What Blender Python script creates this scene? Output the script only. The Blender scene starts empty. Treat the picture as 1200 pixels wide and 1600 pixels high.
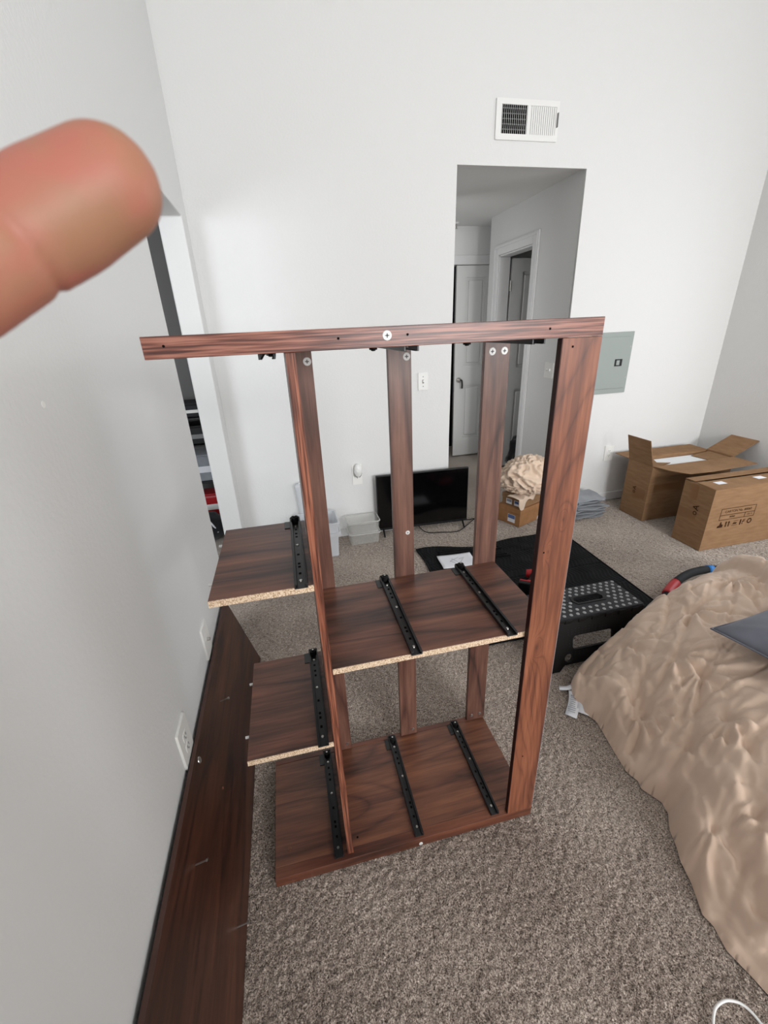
import bpy, bmesh, math, random
import numpy as np
from mathutils import Vector, Matrix, noise

random.seed(4)
SC = bpy.context.scene
COL = SC.collection

# ------------------------------------------------------------------ camera
def camera():
    pan, pit, rol, F = 0.21046, 0.40850, -0.04517, 663.4
    f = Vector((math.sin(pan)*math.cos(pit), math.cos(pan)*math.cos(pit), -math.sin(pit)))
    r = f.cross(Vector((0, 0, 1))).normalized(); u = r.cross(f)
    c, s = math.cos(rol), math.sin(rol)
    r2 = c*r + s*u; u2 = -s*r + c*u
    cd = bpy.data.cameras.new('camera'); co = bpy.data.objects.new('camera', cd); COL.objects.link(co)
    m = Matrix((r2, u2, -f)).transposed().to_4x4(); m.translation = Vector((0, 0, 1.5))
    co.matrix_world = m
    cd.sensor_fit = 'HORIZONTAL'; cd.sensor_width = 36; cd.lens = F/1200*36
    cd.clip_start = 0.005; cd.clip_end = 60
    cd.dof.use_dof = True; cd.dof.focus_distance = 1.9; cd.dof.aperture_fstop = 21
    SC.camera = co
camera()

# ------------------------------------------------------------------ world, lights, exposure
w = bpy.data.worlds.new('sky'); SC.world = w; w.use_nodes = True
w.node_tree.nodes['Background'].inputs[0].default_value = (0.75, 0.87, 1.0, 1)
w.node_tree.nodes['Background'].inputs[1].default_value = 1.0
def area(name, loc, target, sx, sy, power, color=(1, 1, 1)):
    l = bpy.data.lights.new(name, 'AREA'); l.shape = 'RECTANGLE'; l.size = sx; l.size_y = sy
    l.energy = power; l.color = color
    o = bpy.data.objects.new(name, l); COL.objects.link(o); o.location = loc
    d = Vector(target)-Vector(loc); o.rotation_euler = d.to_track_quat('-Z', 'Y').to_euler()
    return o
area('window_daylight', (2.25, -4.52, 2.0), (1.7, 3.0, 1.4), 2.1, 1.5, 238, (0.985, 0.992, 1.0))
area('right_window_daylight', (3.50, 1.30, 1.35), (1.2, 1.9, 0.6), 1.5, 1.7, 14, (0.985, 0.992, 1.0))
area('side_room_window_daylight', (-2.5, -0.72, 1.55), (-0.3, 3.0, 1.3), 1.5, 1.3, 56, (0.90, 0.95, 1.0))
area('hall_fill_light', (1.27, 3.60, 1.35), (1.95, 4.75, 1.1), 0.25, 1.6, 3.6, (0.98, 0.99, 1))  # added fill lamp, kept out of view, brightens the far hall wall
SC.view_settings.view_transform = 'Standard'; SC.view_settings.look = 'None'
SC.view_settings.exposure = 0.0; SC.view_settings.gamma = 1.0; SC.view_settings.use_curve_mapping = False

# ------------------------------------------------------------------ materials
def lin(c): return tuple(((x/255)/12.92 if x/255 <= .04045 else ((x/255+.055)/1.055)**2.4) for x in c)+(1,)
def base_mat(name, rgb=(200, 200, 200), rough=.5, spec=.5, metal=0, **kw):
    m = bpy.data.materials.new(name); m.use_nodes = True
    b = m.node_tree.nodes['Principled BSDF']
    b.inputs['Base Color'].default_value = lin(rgb); b.inputs['Roughness'].default_value = rough
    b.inputs['Specular IOR Level'].default_value = spec; b.inputs['Metallic'].default_value = metal
    for k, v in kw.items(): b.inputs[k.replace('_', ' ')].default_value = v
    return m
def N(m, t, **kw):
    n = m.node_tree.nodes.new(t)
    for k, v in kw.items(): setattr(n, k, v)
    return n
def L(m, a, b): m.node_tree.links.new(a, b)
def mapped(m, scale=(1, 1, 1), loc=(0, 0, 0)):
    tc = N(m, 'ShaderNodeTexCoord'); mp = N(m, 'ShaderNodeMapping')
    mp.inputs['Scale'].default_value = scale; mp.inputs['Location'].default_value = loc
    L(m, tc.outputs['Object'], mp.inputs['Vector']); return mp.outputs['Vector']
def noise_node(m, vec, scale, detail=4, rough=.5, dist=0):
    n = N(m, 'ShaderNodeTexNoise'); L(m, vec, n.inputs['Vector'])
    n.inputs['Scale'].default_value = scale; n.inputs['Detail'].default_value = detail
    n.inputs['Roughness'].default_value = rough; n.inputs['Distortion'].default_value = dist
    return n.outputs['Fac']
def math_node(m, op, a, b=None, c=None):
    n = N(m, 'ShaderNodeMath', operation=op)
    for i, v in enumerate((a, b, c)):
        if v is None: continue
        if isinstance(v, (int, float)): n.inputs[i].default_value = v
        else: L(m, v, n.inputs[i])
    return n.outputs[0]
def ramp(m, fac, stops):
    r = N(m, 'ShaderNodeValToRGB'); L(m, fac, r.inputs['Fac']); e = r.color_ramp.elements
    while len(e) < len(stops): e.new(0.5)
    for el, (p, c) in zip(e, stops): el.position = p; el.color = c
    return r.outputs['Color']
def bump(m, h, strength, dist):
    b = N(m, 'ShaderNodeBump'); L(m, h, b.inputs['Height'])
    b.inputs['Strength'].default_value = strength; b.inputs['Distance'].default_value = dist
    L(m, b.outputs['Normal'], m.node_tree.nodes['Principled BSDF'].inputs['Normal'])
def colour(m, c): L(m, c, m.node_tree.nodes['Principled BSDF'].inputs['Base Color'])

def wood(name, axis, seed=0, stripe=False, cols=((58, 37, 31), (94, 60, 48), (118, 77, 61), (144, 97, 75)), veins=.22, ringk=34, big=3.0, knots=(), rough=.36):
    """laminate with grain along one axis; cols run from dark to light"""
    m = base_mat(name, rough=rough, spec=.5)
    sc = [1, 1, 1]; sc[axis] = .16
    v = mapped(m, sc, (seed*3.1, seed*1.7, seed*2.3))
    s2 = [1, 1, 1]; s2[axis] = .055
    vm = mapped(m, s2, (seed*1.1, seed*2.2, 0))
    s3 = [1, 1, 1]; s3[axis] = .03
    vf = mapped(m, s3, (seed, seed*2, 0))
    a = noise_node(m, v, 13, 4, .55, .5)
    b = noise_node(m, v, big, 2, .45, .25)
    for (kx, ky, kz, kr) in knots:
        tc = N(m, 'ShaderNodeTexCoord'); mp = N(m, 'ShaderNodeMapping'); mp.vector_type = 'POINT'
        k = [1/kr]*3; k[axis] /= 2.2
        mp.inputs['Scale'].default_value = k; mp.inputs['Location'].default_value = (-kx*k[0], -ky*k[1]*0, -kz*k[2])
        L(m, tc.outputs['Object'], mp.inputs['Vector'])
        sep = N(m, 'ShaderNodeSeparateXYZ'); L(m, mp.outputs[0], sep.inputs[0])
        d2 = math_node(m, 'ADD', math_node(m, 'MULTIPLY', sep.outputs[0], sep.outputs[0]), math_node(m, 'MULTIPLY', sep.outputs[2], sep.outputs[2]))
        g = math_node(m, 'DIVIDE', 1.0, math_node(m, 'ADD', 1.0, d2))
        b = math_node(m, 'MULTIPLY_ADD', g, .34, b)
        a = math_node(m, 'MULTIPLY_ADD', math_node(m, 'POWER', g, 3.0), -.22, a)
    vein = math_node(m, 'POWER', math_node(m, 'SUBTRACT', 1.0, math_node(m, 'ABSOLUTE', math_node(m, 'SINE', math_node(m, 'MULTIPLY', b, ringk)))), 3.0)
    mid = noise_node(m, vm, 75, 4, .62, .2)
    fib = noise_node(m, vf, 210, 2, .6)
    if stripe:
        st = noise_node(m, vf, 270, 2.5, .55, .05)
        h = math_node(m, 'MULTIPLY_ADD', st, 1.7, math_node(m, 'MULTIPLY_ADD', a, .12, -.41))
    else:
        h = math_node(m, 'MULTIPLY_ADD', mid, .55, math_node(m, 'MULTIPLY_ADD', fib, .18, math_node(m, 'MULTIPLY_ADD', a, .72, -.22)))
        h = math_node(m, 'MULTIPLY_ADD', vein, -veins, h)
    st_ = [(.22, lin(cols[0])), (.42, lin(cols[1])), (.56, lin(cols[2])), (.76, lin(cols[3]))]
    if stripe: st_ = [(.30, lin(cols[0])), (.45, lin(cols[1])), (.58, lin(cols[2])), (.74, lin(cols[3]))]
    colour(m, ramp(m, h, st_)); bump(m, fib, .08, .001)
    return m

MAT = {}
def wall_mat(name, rgb, bs=.25):
    m = base_mat(name, rgb, .75, .25)
    v = mapped(m); n = noise_node(m, v, 85, 3, .55); bump(m, n, bs, .004); return m
MAT['wall'] = wall_mat('wall_paint', (224, 224, 223))
MAT['ceiling'] = wall_mat('ceiling_paint', (226, 226, 224), .4)
MAT['grey_wall'] = wall_mat('grey_wall_paint', (122, 120, 119))  # darker grey for the end wall of the side room
MAT['trim'] = base_mat('trim_paint', (226, 226, 226), .4, .4)
MAT['door'] = base_mat('door_paint', (222, 222, 220), .45, .4)

m = base_mat('carpet_pile', rough=.95, spec=.05, Sheen_Weight=.95, Sheen_Roughness=.4, Sheen_Tint=(1, .93, .84, 1)); v = mapped(m)
n1 = noise_node(m, v, 255, 3, .7, .8); n2 = noise_node(m, v, 2.2, 3, .5)
h = math_node(m, 'MULTIPLY_ADD', n2, .16, math_node(m, 'ADD', n1, -.08))
colour(m, ramp(m, h, [(.37, lin((60, 51, 45))), (.46, lin((122, 108, 99))), (.54, lin((166, 151, 140))), (.66, lin((222, 209, 196)))]))
bump(m, n1, .6, .006); MAT['carpet'] = m

MAT['wood_x'] = wood('walnut_laminate_shelf', 0, 1)
MAT['wood_x2'] = wood('walnut_laminate_base', 0, 5, cols=((56, 34, 26), (92, 56, 42), (114, 72, 52), (142, 94, 66)), ringk=60, veins=.16)
MAT['wood_y'] = wood('dark_walnut_laminate', 1, 2, cols=((34, 20, 16), (56, 32, 24), (72, 42, 30), (92, 56, 40)), rough=.42)
MAT['wood_z'] = wood('walnut_laminate_upright', 2, 3, cols=((62, 42, 37), (96, 65, 55), (118, 83, 70), (144, 104, 88)))
MAT['wood_z2'] = wood('walnut_laminate_stile', 2, 8, cols=((66, 36, 28), (110, 64, 46), (138, 84, 60), (162, 106, 80)), ringk=95, big=4.0, veins=.12, knots=((.558, 0, .715, .008), (.585, 0, 1.08, .0045), (.556, 0, 1.00, .0035)))
MAT['edge_x'] = wood('walnut_edge_banding_x', 0, 1, stripe=True, cols=((74, 42, 36), (108, 64, 52), (132, 84, 70), (156, 106, 90)))
MAT['edge_x2'] = wood('walnut_edge_banding_base', 0, 4, cols=((58, 32, 24), (92, 52, 38), (112, 66, 47), (134, 84, 60)), veins=.15)
MAT['edge_z'] = wood('walnut_edge_banding_z', 2, 1, stripe=True, cols=((76, 42, 32), (108, 62, 46), (134, 80, 60), (158, 100, 76)))
MAT['band_brown'] = base_mat('brown_edge_band', (84, 56, 48), .5, .4)
MAT['edge_shade'] = base_mat('painted_edge_shade', (46, 20, 16), .5, .3)  # near-black colour standing in for shade on the post's inner side
m = base_mat('raw_particle_board', rough=.9, spec=.1); v = mapped(m)
n1 = noise_node(m, v, 330, 3, .7)
colour(m, ramp(m, n1, [(.32, lin((138, 104, 80))), (.48, lin((206, 178, 148))), (.62, lin((236, 218, 196)))])); MAT['chip'] = m
MAT['black_steel'] = base_mat('black_coated_steel', (24, 24, 26), .38, .5)
MAT['black_dark'] = base_mat('dark_slot', (5, 5, 5), .8, .1)
MAT['nickel'] = base_mat('nickel', (190, 188, 184), .3, .5, 1)
MAT['white_plastic'] = base_mat('white_plastic', (232, 232, 230), .4, .5)
MAT['plate'] = base_mat('ivory_plate_plastic', (238, 237, 233), .4, .5)
MAT['grey_print'] = base_mat('grey_detail', (130, 130, 130), .5, .3)
MAT['breaker'] = base_mat('grey_green_enamel', (150, 158, 154), .5, .4)
MAT['black_plastic'] = base_mat('black_plastic', (13, 13, 14), .5, .35)
MAT['tv_screen'] = base_mat('tv_glass', (4, 4, 5), .12, .5)
MAT['rubber'] = base_mat('black_rubber', (14, 14, 15), .6, .3)
MAT['red_plastic'] = base_mat('red_plastic', (170, 22, 30), .4, .5)
MAT['blue_plastic'] = base_mat('blue_plastic', (42, 118, 190), .45, .4)
MAT['dark_hose'] = base_mat('dark_grey_foam', (44, 46, 48), .75, .2)
MAT['paper'] = base_mat('paper', (232, 233, 238), .8, .2)
MAT['ink'] = base_mat('ink', (60, 36, 22), .8, .1)
MAT['grey_ink'] = base_mat('grey_ink', (150, 152, 160), .8, .1)
MAT['dot_grey'] = base_mat('grey_grip_dot', (150, 150, 150), .8, .2)
MAT['step_top'] = base_mat('dark_grey_step_plastic', (42, 42, 45), .65, .3)
MAT['foam'] = base_mat('white_foam', (238, 240, 242), .8, .2)
MAT['label_blue'] = base_mat('blue_label', (84, 104, 150), .6, .2)
m = base_mat('cardboard', rough=.85, spec=.15); v = mapped(m, (1, 1, 6)); n1 = noise_node(m, v, 9, 4, .6)
colour(m, ramp(m, n1, [(.3, lin((134, 103, 75))), (.7, lin((152, 120, 90)))])); MAT['cardboard'] = m
m = base_mat('shoebox_card', rough=.8, spec=.2); v = mapped(m); n1 = noise_node(m, v, 14, 3, .6)
colour(m, ramp(m, n1, [(.3, lin((150, 108, 72))), (.7, lin((168, 124, 86)))])); MAT['shoebox'] = m
MAT['tape'] = base_mat('brown_tape', (134, 98, 66), .3, .5)
def fabric(name, c0, c1, wv=900, rough=.8):
    m = base_mat(name, rough=rough, spec=.2, Sheen_Weight=.25); v = mapped(m)
    n1 = noise_node(m, v, 6, 3, .6); n2 = noise_node(m, v, wv, 2, .5)
    colour(m, ramp(m, n1, [(.3, lin(c0)), (.7, lin(c1))])); bump(m, n2, .12, .0008); return m
MAT['comforter'] = fabric('beige_microfibre', (210, 184, 164), (221, 196, 176), rough=.55)
MAT['sheet'] = fabric('pale_beige_sheet', (214, 190, 168), (224, 202, 182))
MAT['grey_fabric'] = fabric('slate_grey_fabric', (96, 98, 108), (112, 114, 124))
MAT['felt'] = fabric('grey_felt', (128, 132, 138), (150, 154, 160))
MAT['blanket'] = fabric('black_quilted_fabric', (17, 18, 20), (27, 28, 30))
MAT['blanket'].node_tree.nodes['Principled BSDF'].inputs['Sheen Weight'].default_value = .03; MAT['blanket'].node_tree.nodes['Principled BSDF'].inputs['Specular IOR Level'].default_value = .08
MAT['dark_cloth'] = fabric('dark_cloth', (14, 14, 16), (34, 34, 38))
m = base_mat('translucent_white_plastic', (226, 228, 232), .35, .5, Alpha=.62); MAT['tub'] = m
m = base_mat('clear_plastic', (225, 224, 218), .1, .5, Alpha=.16); MAT['clear'] = m
MAT['tray_rim'] = base_mat('tray_rim_plastic', (226, 226, 222), .2, .5, Alpha=.5)
m = base_mat('skin', rough=.5, spec=.35, Subsurface_Weight=.0, Subsurface_Scale=.004); v = mapped(m)
m.node_tree.nodes['Principled BSDF'].inputs['Subsurface Radius'].default_value = (1, .35, .2)
n1 = noise_node(m, v, 70, 2, .5)
colour(m, ramp(m, n1, [(.36, lin((152, 110, 84))), (.5, lin((158, 108, 86))), (.64, lin((166, 102, 86)))]))
vf = mapped(m, (1, .25, 1)); n2 = noise_node(m, vf, 1400, 2, .5); bump(m, n2, .15, .0003); MAT['skin'] = m
MAT['nail'] = base_mat('fingernail', (228, 178, 158), .25, .5)

# ------------------------------------------------------------------ mesh helpers
def obj(name, bm, mat, parent=None, smooth=False, bevel=0, label=None):
    """link a bmesh (built in world coordinates, or in the local frame of its parent) as one object"""
    bmesh.ops.recalc_face_normals(bm, faces=bm.faces)
    me = bpy.data.meshes.new(name); bm.to_mesh(me); bm.free()
    return obj_me(name, me, mat, parent, smooth, bevel, label)
def obj_me(name, me, mat, parent=None, smooth=False, bevel=0, label=None):
    for mm in (mat if isinstance(mat, (list, tuple)) else [mat]): me.materials.append(MAT[mm] if isinstance(mm, str) else mm)
    if smooth:
        for p in me.polygons: p.use_smooth = True
    o = bpy.data.objects.new(name, me); COL.objects.link(o)
    if parent is not None: o.parent = parent
    if bevel:
        b = o.modifiers.new('bevel', 'BEVEL'); b.width = bevel; b.segments = 2; b.limit_method = 'ANGLE'; b.angle_limit = math.radians(40)
    if label: o['label'] = label
    return o
def tag(o, label, cat, group=None):
    o['label'] = label; o['category'] = cat
    if group: o['group'] = group
    return o
def thing(name, label, cat, loc=(0, 0, 0), rotz=0, group=None):
    o = bpy.data.objects.new(name, None); COL.objects.link(o); o.location = loc; o.rotation_euler = (0, 0, rotz)
    o.empty_display_size = .05
    return tag(o, label, cat, group)
def struct(o): o['kind'] = 'structure'; return o
def box(bm, x0, x1, y0, y1, z0, z1, M=None):
    vs = [bm.verts.new((x, y, z)) for x in (x0, x1) for y in (y0, y1) for z in (z0, z1)]
    for f in ((0, 1, 3, 2), (4, 6, 7, 5), (0, 4, 5, 1), (2, 3, 7, 6), (0, 2, 6, 4), (1, 5, 7, 3)): bm.faces.new([vs[i] for i in f])
    if M is not None:
        for q in vs: q.co = M @ q.co
    return vs
def bx(*a, **k):
    bm = bmesh.new(); box(bm, *a, **k); return bm
def cyl(bm, p0, p1, r0, r1=None, n=16, cap=True):
    r1 = r0 if r1 is None else r1; p0 = Vector(p0); p1 = Vector(p1); d = (p1-p0).normalized()
    a = d.orthogonal().normalized(); b = d.cross(a)
    A = [bm.verts.new(p0+r0*(math.cos(t)*a+math.sin(t)*b)) for t in [2*math.pi*i/n for i in range(n)]]
    B = [bm.verts.new(p1+r1*(math.cos(t)*a+math.sin(t)*b)) for t in [2*math.pi*i/n for i in range(n)]]
    for i in range(n): bm.faces.new((A[i], A[(i+1) % n], B[(i+1) % n], B[i]))
    if cap: bm.faces.new(A[::-1]); bm.faces.new(B)
    return bm
def tube(bm, pts, r, n=8):
    pts = [Vector(p) for p in pts]; rings = []
    a = None
    for i, p in enumerate(pts):
        d = (pts[min(i+1, len(pts)-1)]-pts[max(i-1, 0)]).normalized()
        a = (a-d*a.dot(d)).normalized() if a is not None else d.orthogonal().normalized()
        b = d.cross(a); rr = r[i] if isinstance(r, (list, tuple)) else r
        rings.append([bm.verts.new(p+rr*(math.cos(t)*a+math.sin(t)*b)) for t in [2*math.pi*k/n for k in range(n)]])
    for A, B in zip(rings, rings[1:]):
        for i in range(n): bm.faces.new((A[i], A[(i+1) % n], B[(i+1) % n], B[i]))
    bm.faces.new(rings[0][::-1]); bm.faces.new(rings[-1]); return bm
def smooth_path(pts, k=8):
    P = [Vector(p) for p in pts]; out = []
    for i in range(len(P)-1):
        p0, p1, p2, p3 = P[max(i-1, 0)], P[i], P[i+1], P[min(i+2, len(P)-1)]
        for j in range(k):
            t = j/k
            out.append(.5*((2*p1)+(-p0+p2)*t+(2*p0-5*p1+4*p2-p3)*t*t+(-p0+3*p1-3*p2+p3)*t**3))
    out.append(P[-1]); return out
def prism(bm, pts, axis, a, b):
    """extrude a 2D outline along an axis (0: pts are (y,z), 1: (x,z), 2: (x,y))"""
    def P(p, t): return (t, p[0], p[1]) if axis == 0 else ((p[0], t, p[1]) if axis == 1 else (p[0], p[1], t))
    A = [bm.verts.new(P(p, a)) for p in pts]; B = [bm.verts.new(P(p, b)) for p in pts]
    n = len(pts); bm.faces.new(A); bm.faces.new(B[::-1])
    for i in range(n): bm.faces.new((A[i], B[i], B[(i+1) % n], A[(i+1) % n]))
    return bm
def flat_mesh(outlines, depth, M=None):
    """mesh of a flat shape with holes: outlines are 2D point lists; thickness along local z, then transformed by M"""
    cu = bpy.data.curves.new('c', 'CURVE'); cu.dimensions = '2D'; cu.fill_mode = 'BOTH'; cu.extrude = depth/2
    for o in outlines:
        s = cu.splines.new('POLY'); s.points.add(len(o)-1)
        for p, q in zip(s.points, o): p.co = (q[0], q[1], 0, 1)
        s.use_cyclic_u = True
    ob = bpy.data.objects.new('c', cu); COL.objects.link(ob)
    me = bpy.data.meshes.new_from_object(ob.evaluated_get(bpy.context.evaluated_depsgraph_get()))
    bpy.data.objects.remove(ob); bpy.data.curves.remove(cu)
    if M is not None: me.transform(M)
    return me
def text_mesh(s, size, M, depth=.0004):
    cu = bpy.data.curves.new('t', 'FONT'); cu.body = s; cu.size = size; cu.extrude = depth; cu.align_x = 'CENTER'; cu.align_y = 'CENTER'
    ob = bpy.data.objects.new('t', cu); COL.objects.link(ob)
    me = bpy.data.meshes.new_from_object(ob.evaluated_get(bpy.context.evaluated_depsgraph_get()))
    bpy.data.objects.remove(ob); bpy.data.curves.remove(cu); me.transform(M); return me
def rrect(x0, x1, y0, y1, r, n=5):
    out = []
    for cx, cy, a0 in ((x1-r, y1-r, 0), (x0+r, y1-r, 90), (x0+r, y0+r, 180), (x1-r, y0+r, 270)):
        for i in range(n+1):
            t = math.radians(a0+90*i/n); out.append((cx+r*math.cos(t), cy+r*math.sin(t)))
    return out
def circle(cx, cy, r, n=20): return [(cx+r*math.cos(2*math.pi*i/n), cy+r*math.sin(2*math.pi*i/n)) for i in range(n)]
def frameM(o, x, y, z): # columns
    m = Matrix((Vector(x), Vector(y), Vector(z))).transposed().to_4x4(); m.translation = Vector(o); return m

# ------------------------------------------------------------------ the room
XL, XC, YB, YR = -0.414, 3.558, 3.027, -4.6
XD, XH, ZO, ZC = 1.187, 2.112, 2.41, 3.9
# floor: a fine grid with a pile-like relief
def floor():
    st = .0055
    xs = np.arange(XL-.02, 3.6, st); ys = np.arange(.12, 3.06, st); nx, ny = len(xs), len(ys)
    rng = np.random.default_rng(3)
    z = rng.random((ny, nx)); z = (z+np.roll(z, 1, 0)*.6+np.roll(z, 1, 1)*.6)/2.2
    z = -.0085*np.clip(1.15-z*1.35, 0, 1)
    X, Y = np.meshgrid(xs, ys); X = X+(rng.random(X.shape)-.5)*st*.7; Y = Y+(rng.random(X.shape)-.5)*st*.7
    co = np.stack([X, Y, z], -1).reshape(-1, 3)
    i = np.arange(nx-1)[None, :]+np.arange(ny-1)[:, None]*nx
    f = np.stack([i, i+1, i+nx+1, i+nx], -1).reshape(-1, 4)
    # plain surrounding floor of the unseen part and the hall
    base = len(co)
    quads = [(XL-.13, 3.7, YR-.12, ys[0]+.01), (XL-.13, XL-.01, ys[0], ys[-1]), (3.59, 3.7, ys[0], ys[-1]), (-3.3, 3.7, ys[-1]-.01, 5.4), (-3.3, XL-.13, -1.0, ys[-1]-.01)]
    vv, ff = [], []
    for (a, b, c, d) in quads:
        k = base+len(vv); vv += [(a, c, -.004), (b, c, -.004), (b, d, -.004), (a, d, -.004)]; ff.append((k, k+1, k+2, k+3))
    co = np.vstack([co, np.array(vv)]); f = np.vstack([f, np.array(ff)])
    me = bpy.data.meshes.new('floor'); me.vertices.add(len(co)); me.vertices.foreach_set('co', co.ravel())
    me.loops.add(f.size); me.loops.foreach_set('vertex_index', f.ravel().astype(np.int32))
    me.polygons.add(len(f)); me.polygons.foreach_set('loop_start', np.arange(0, f.size, 4, dtype=np.int32)); me.update(calc_edges=True)
    me.validate()
    return struct(obj_me('floor', me, 'carpet', smooth=True))
floor()
struct(obj('ceiling', bx(-.6, 3.75, YR-.15, YB+.15, ZC, ZC+.1), 'ceiling'))
bm = prism(bmesh.new(), [(XL-.126, -.02), (XD, -.02), (XD, ZO), (XH, ZO), (XH, -.02), (XC+.13, -.02), (XC+.13, ZC), (XL-.126, ZC)], 1, YB, YB+.13)
ee = [e for e in bm.edges if all(abs(q.co.y-YB) < 1e-5 for q in e.verts) and all(XD-1e-4 <= q.co.x <= XH+1e-4 and q.co.z <= ZO+1e-4 for q in e.verts) and not all(q.co.z < 0 for q in e.verts)]
bmesh.ops.bevel(bm, geom=ee, offset=.014, segments=4, affect='EDGES')
struct(obj('wall_back', bm, 'wall'))
bm = prism(bmesh.new(), [(YR, -.02), (1.955, -.02), (1.955, 2.092), (2.866, 2.092), (2.866, -.02), (YB, -.02), (YB, ZC), (YR, ZC)], 0, XL-.126, XL)
struct(obj('wall_left', bm, 'wall', bevel=.008))
struct(obj_me('wall_right', flat_mesh([[(YR, -.02), (YB, -.02), (YB, ZC), (YR, ZC)], [(.48, .42), (2.12, .42), (2.12, 2.27), (.48, 2.27)]], .13, frameM((XC+.065, 0, 0), (0, 1, 0), (0, 0, 1), (1, 0, 0))), 'wall'))
struct(obj_me('window_2', flat_mesh([[(.48, .42), (2.12, .42), (2.12, 2.27), (.48, 2.27)], [(.54, .48), (1.27, .48), (1.27, 2.21), (.54, 2.21)], [(1.33, .48), (2.06, .48), (2.06, 2.21), (1.33, 2.21)]], .05, frameM((XC+.06, 0, 0), (0, 1, 0), (0, 0, 1), (1, 0, 0))), 'trim'))
struct(obj_me('wall_rear', flat_mesh([[(XL-.126, -.02), (XC+.13, -.02), (XC+.13, ZC), (XL-.126, ZC)], [(1.15, 1.15), (3.35, 1.15), (3.35, 2.85), (1.15, 2.85)]], .13,
       frameM((0, YR-.065, 0), (1, 0, 0), (0, 0, 1), (0, -1, 0))), 'wall'))
wf = struct(obj_me('window_1', flat_mesh([[(1.15, 1.15), (3.35, 1.15), (3.35, 2.85), (1.15, 2.85)], [(1.21, 1.21), (2.22, 1.21), (2.22, 2.79), (1.21, 2.79)], [(2.28, 1.21), (3.29, 1.21), (3.29, 2.79), (2.28, 2.79)]], .05,
       frameM((0, YR-.05, 0), (1, 0, 0), (0, 0, 1), (0, -1, 0))), 'trim'))
# side room seen through the opening in the left wall
struct(obj('wall_side_room_left', bx(-3.33, -3.2, -1, 4.9, -.02, 2.6), 'wall'))
struct(obj_me('wall_side_room_rear', flat_mesh([[(-3.2, -.02), (XL-.126, -.02), (XL-.126, 2.6), (-3.2, 2.6)], [(-3.1, .8), (-1.75, .8), (-1.75, 2.2), (-3.1, 2.2)]], .1,
       frameM((0, -.85, 0), (1, 0, 0), (0, 0, 1), (0, -1, 0))), 'wall'))
struct(obj('wall_side_room_back', bx(-3.2, -.41, 4.0, 4.1, -.02, 2.6), 'grey_wall'))
struct(obj('wall_side_room_right', bx(-.54, -.44, YB+.13, 4.0, -.02, 2.6), 'wall'))
struct(obj('ceiling_side_room', bx(-3.2, XL-.126, -.9, YB+.13, 2.5, 2.6), 'ceiling'))
struct(obj('ceiling_side_room_end', bx(-3.2, -.44, YB+.13, 4.1, 2.5, 2.6), 'ceiling'))
# hall
struct(obj('wall_hall_left', bx(XD-.12, XD, YB+.13, 4.9, -.02, ZO+.1), 'wall'))
bm = prism(bmesh.new(), [(YB+.13, -.02), (3.62, -.02), (3.62, 2.075), (4.215, 2.075), (4.215, -.02), (4.42, -.02), (4.42, ZO), (YB+.13, ZO)], 0, XH, XH+.11)
struct(obj('wall_hall_right', bm, 'wall'))
bm = prism(bmesh.new(), [(XD, -.02), (1.78, -.02), (1.78, 2.07), (2.69, 2.07), (2.69, -.02), (3.1, -.02), (3.1, ZO), (XD, ZO)], 1, 4.755, 4.87)
struct(obj('wall_hall_back', bm, 'wall'))
struct(obj('ceiling_hall', bx(XD-.12, 3.5, YB+.13, 4.9, ZO, ZO+.1), 'ceiling'))
struct(obj('wall_bedroom_back', bx(XH+.11, 3.4, 4.42, 4.5, -.02, ZO), 'wall'))
struct(obj('wall_bedroom_right', bx(3.4, 3.5, YB+.13, 4.9, -.02, ZO), 'wall'))
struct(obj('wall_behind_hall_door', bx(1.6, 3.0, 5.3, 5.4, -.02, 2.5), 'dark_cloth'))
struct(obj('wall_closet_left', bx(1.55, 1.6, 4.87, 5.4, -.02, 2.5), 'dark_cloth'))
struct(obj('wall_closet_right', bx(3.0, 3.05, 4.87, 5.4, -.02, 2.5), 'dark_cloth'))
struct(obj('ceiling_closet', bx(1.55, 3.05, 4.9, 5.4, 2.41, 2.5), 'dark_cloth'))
# baseboards
def baseboard(name, *b): return struct(obj(name, bx(*b), 'trim', bevel=.004))
baseboard('baseboard_back', XL, XD-.002, YB-.012, YB, 0, .075)
baseboard('baseboard_back_right', XH+.002, XC-.002, YB-.012, YB, 0, .075)
baseboard('baseboard_left', XL, XL+.012, YR, 1.955, 0, .075)
baseboard('baseboard_left_end', XL-.126, XL+.012, 1.955, 1.967, 0, .075)
baseboard('baseboard_right', XC-.012, XC, YR, YB-.013, 0, .075)
baseboard('baseboard_hall', XH-.012, XH, YB+.02, 3.53, 0, .075)
# door casings
def casing(name, boxes):
    bm = bmesh.new()
    for b in boxes: box(bm, *b)
    return struct(obj(name, bm, 'trim', bevel=.004))
casing('trim_1', [(XH-.016, XH, 3.535, 3.62, 0, 2.16), (XH-.016, XH, 4.215, 4.30, 0, 2.16), (XH-.016, XH, 3.62, 4.215, 2.075, 2.16)])
casing('trim_2', [(XH-.022, XH-.016, 3.545, 3.565, 0, 2.15), (XH-.022, XH-.016, 4.27, 4.29, 0, 2.15), (XH-.022, XH-.016, 3.565, 4.27, 2.13, 2.15), (XH+.0, XH+.11, 3.62, 3.632, 0, 2.063), (XH, XH+.11, 4.203, 4.215, 0, 2.063), (XH, XH+.11, 3.632, 4.203, 2.063, 2.075)])
casing('trim_3', [(1.70, 1.78, 4.739, 4.755, 0, 2.155), (1.78, 2.70, 4.739, 4.755, 2.07, 2.155), (2.69, 2.78, 4.739, 4.755, 0, 2.155)])
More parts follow.
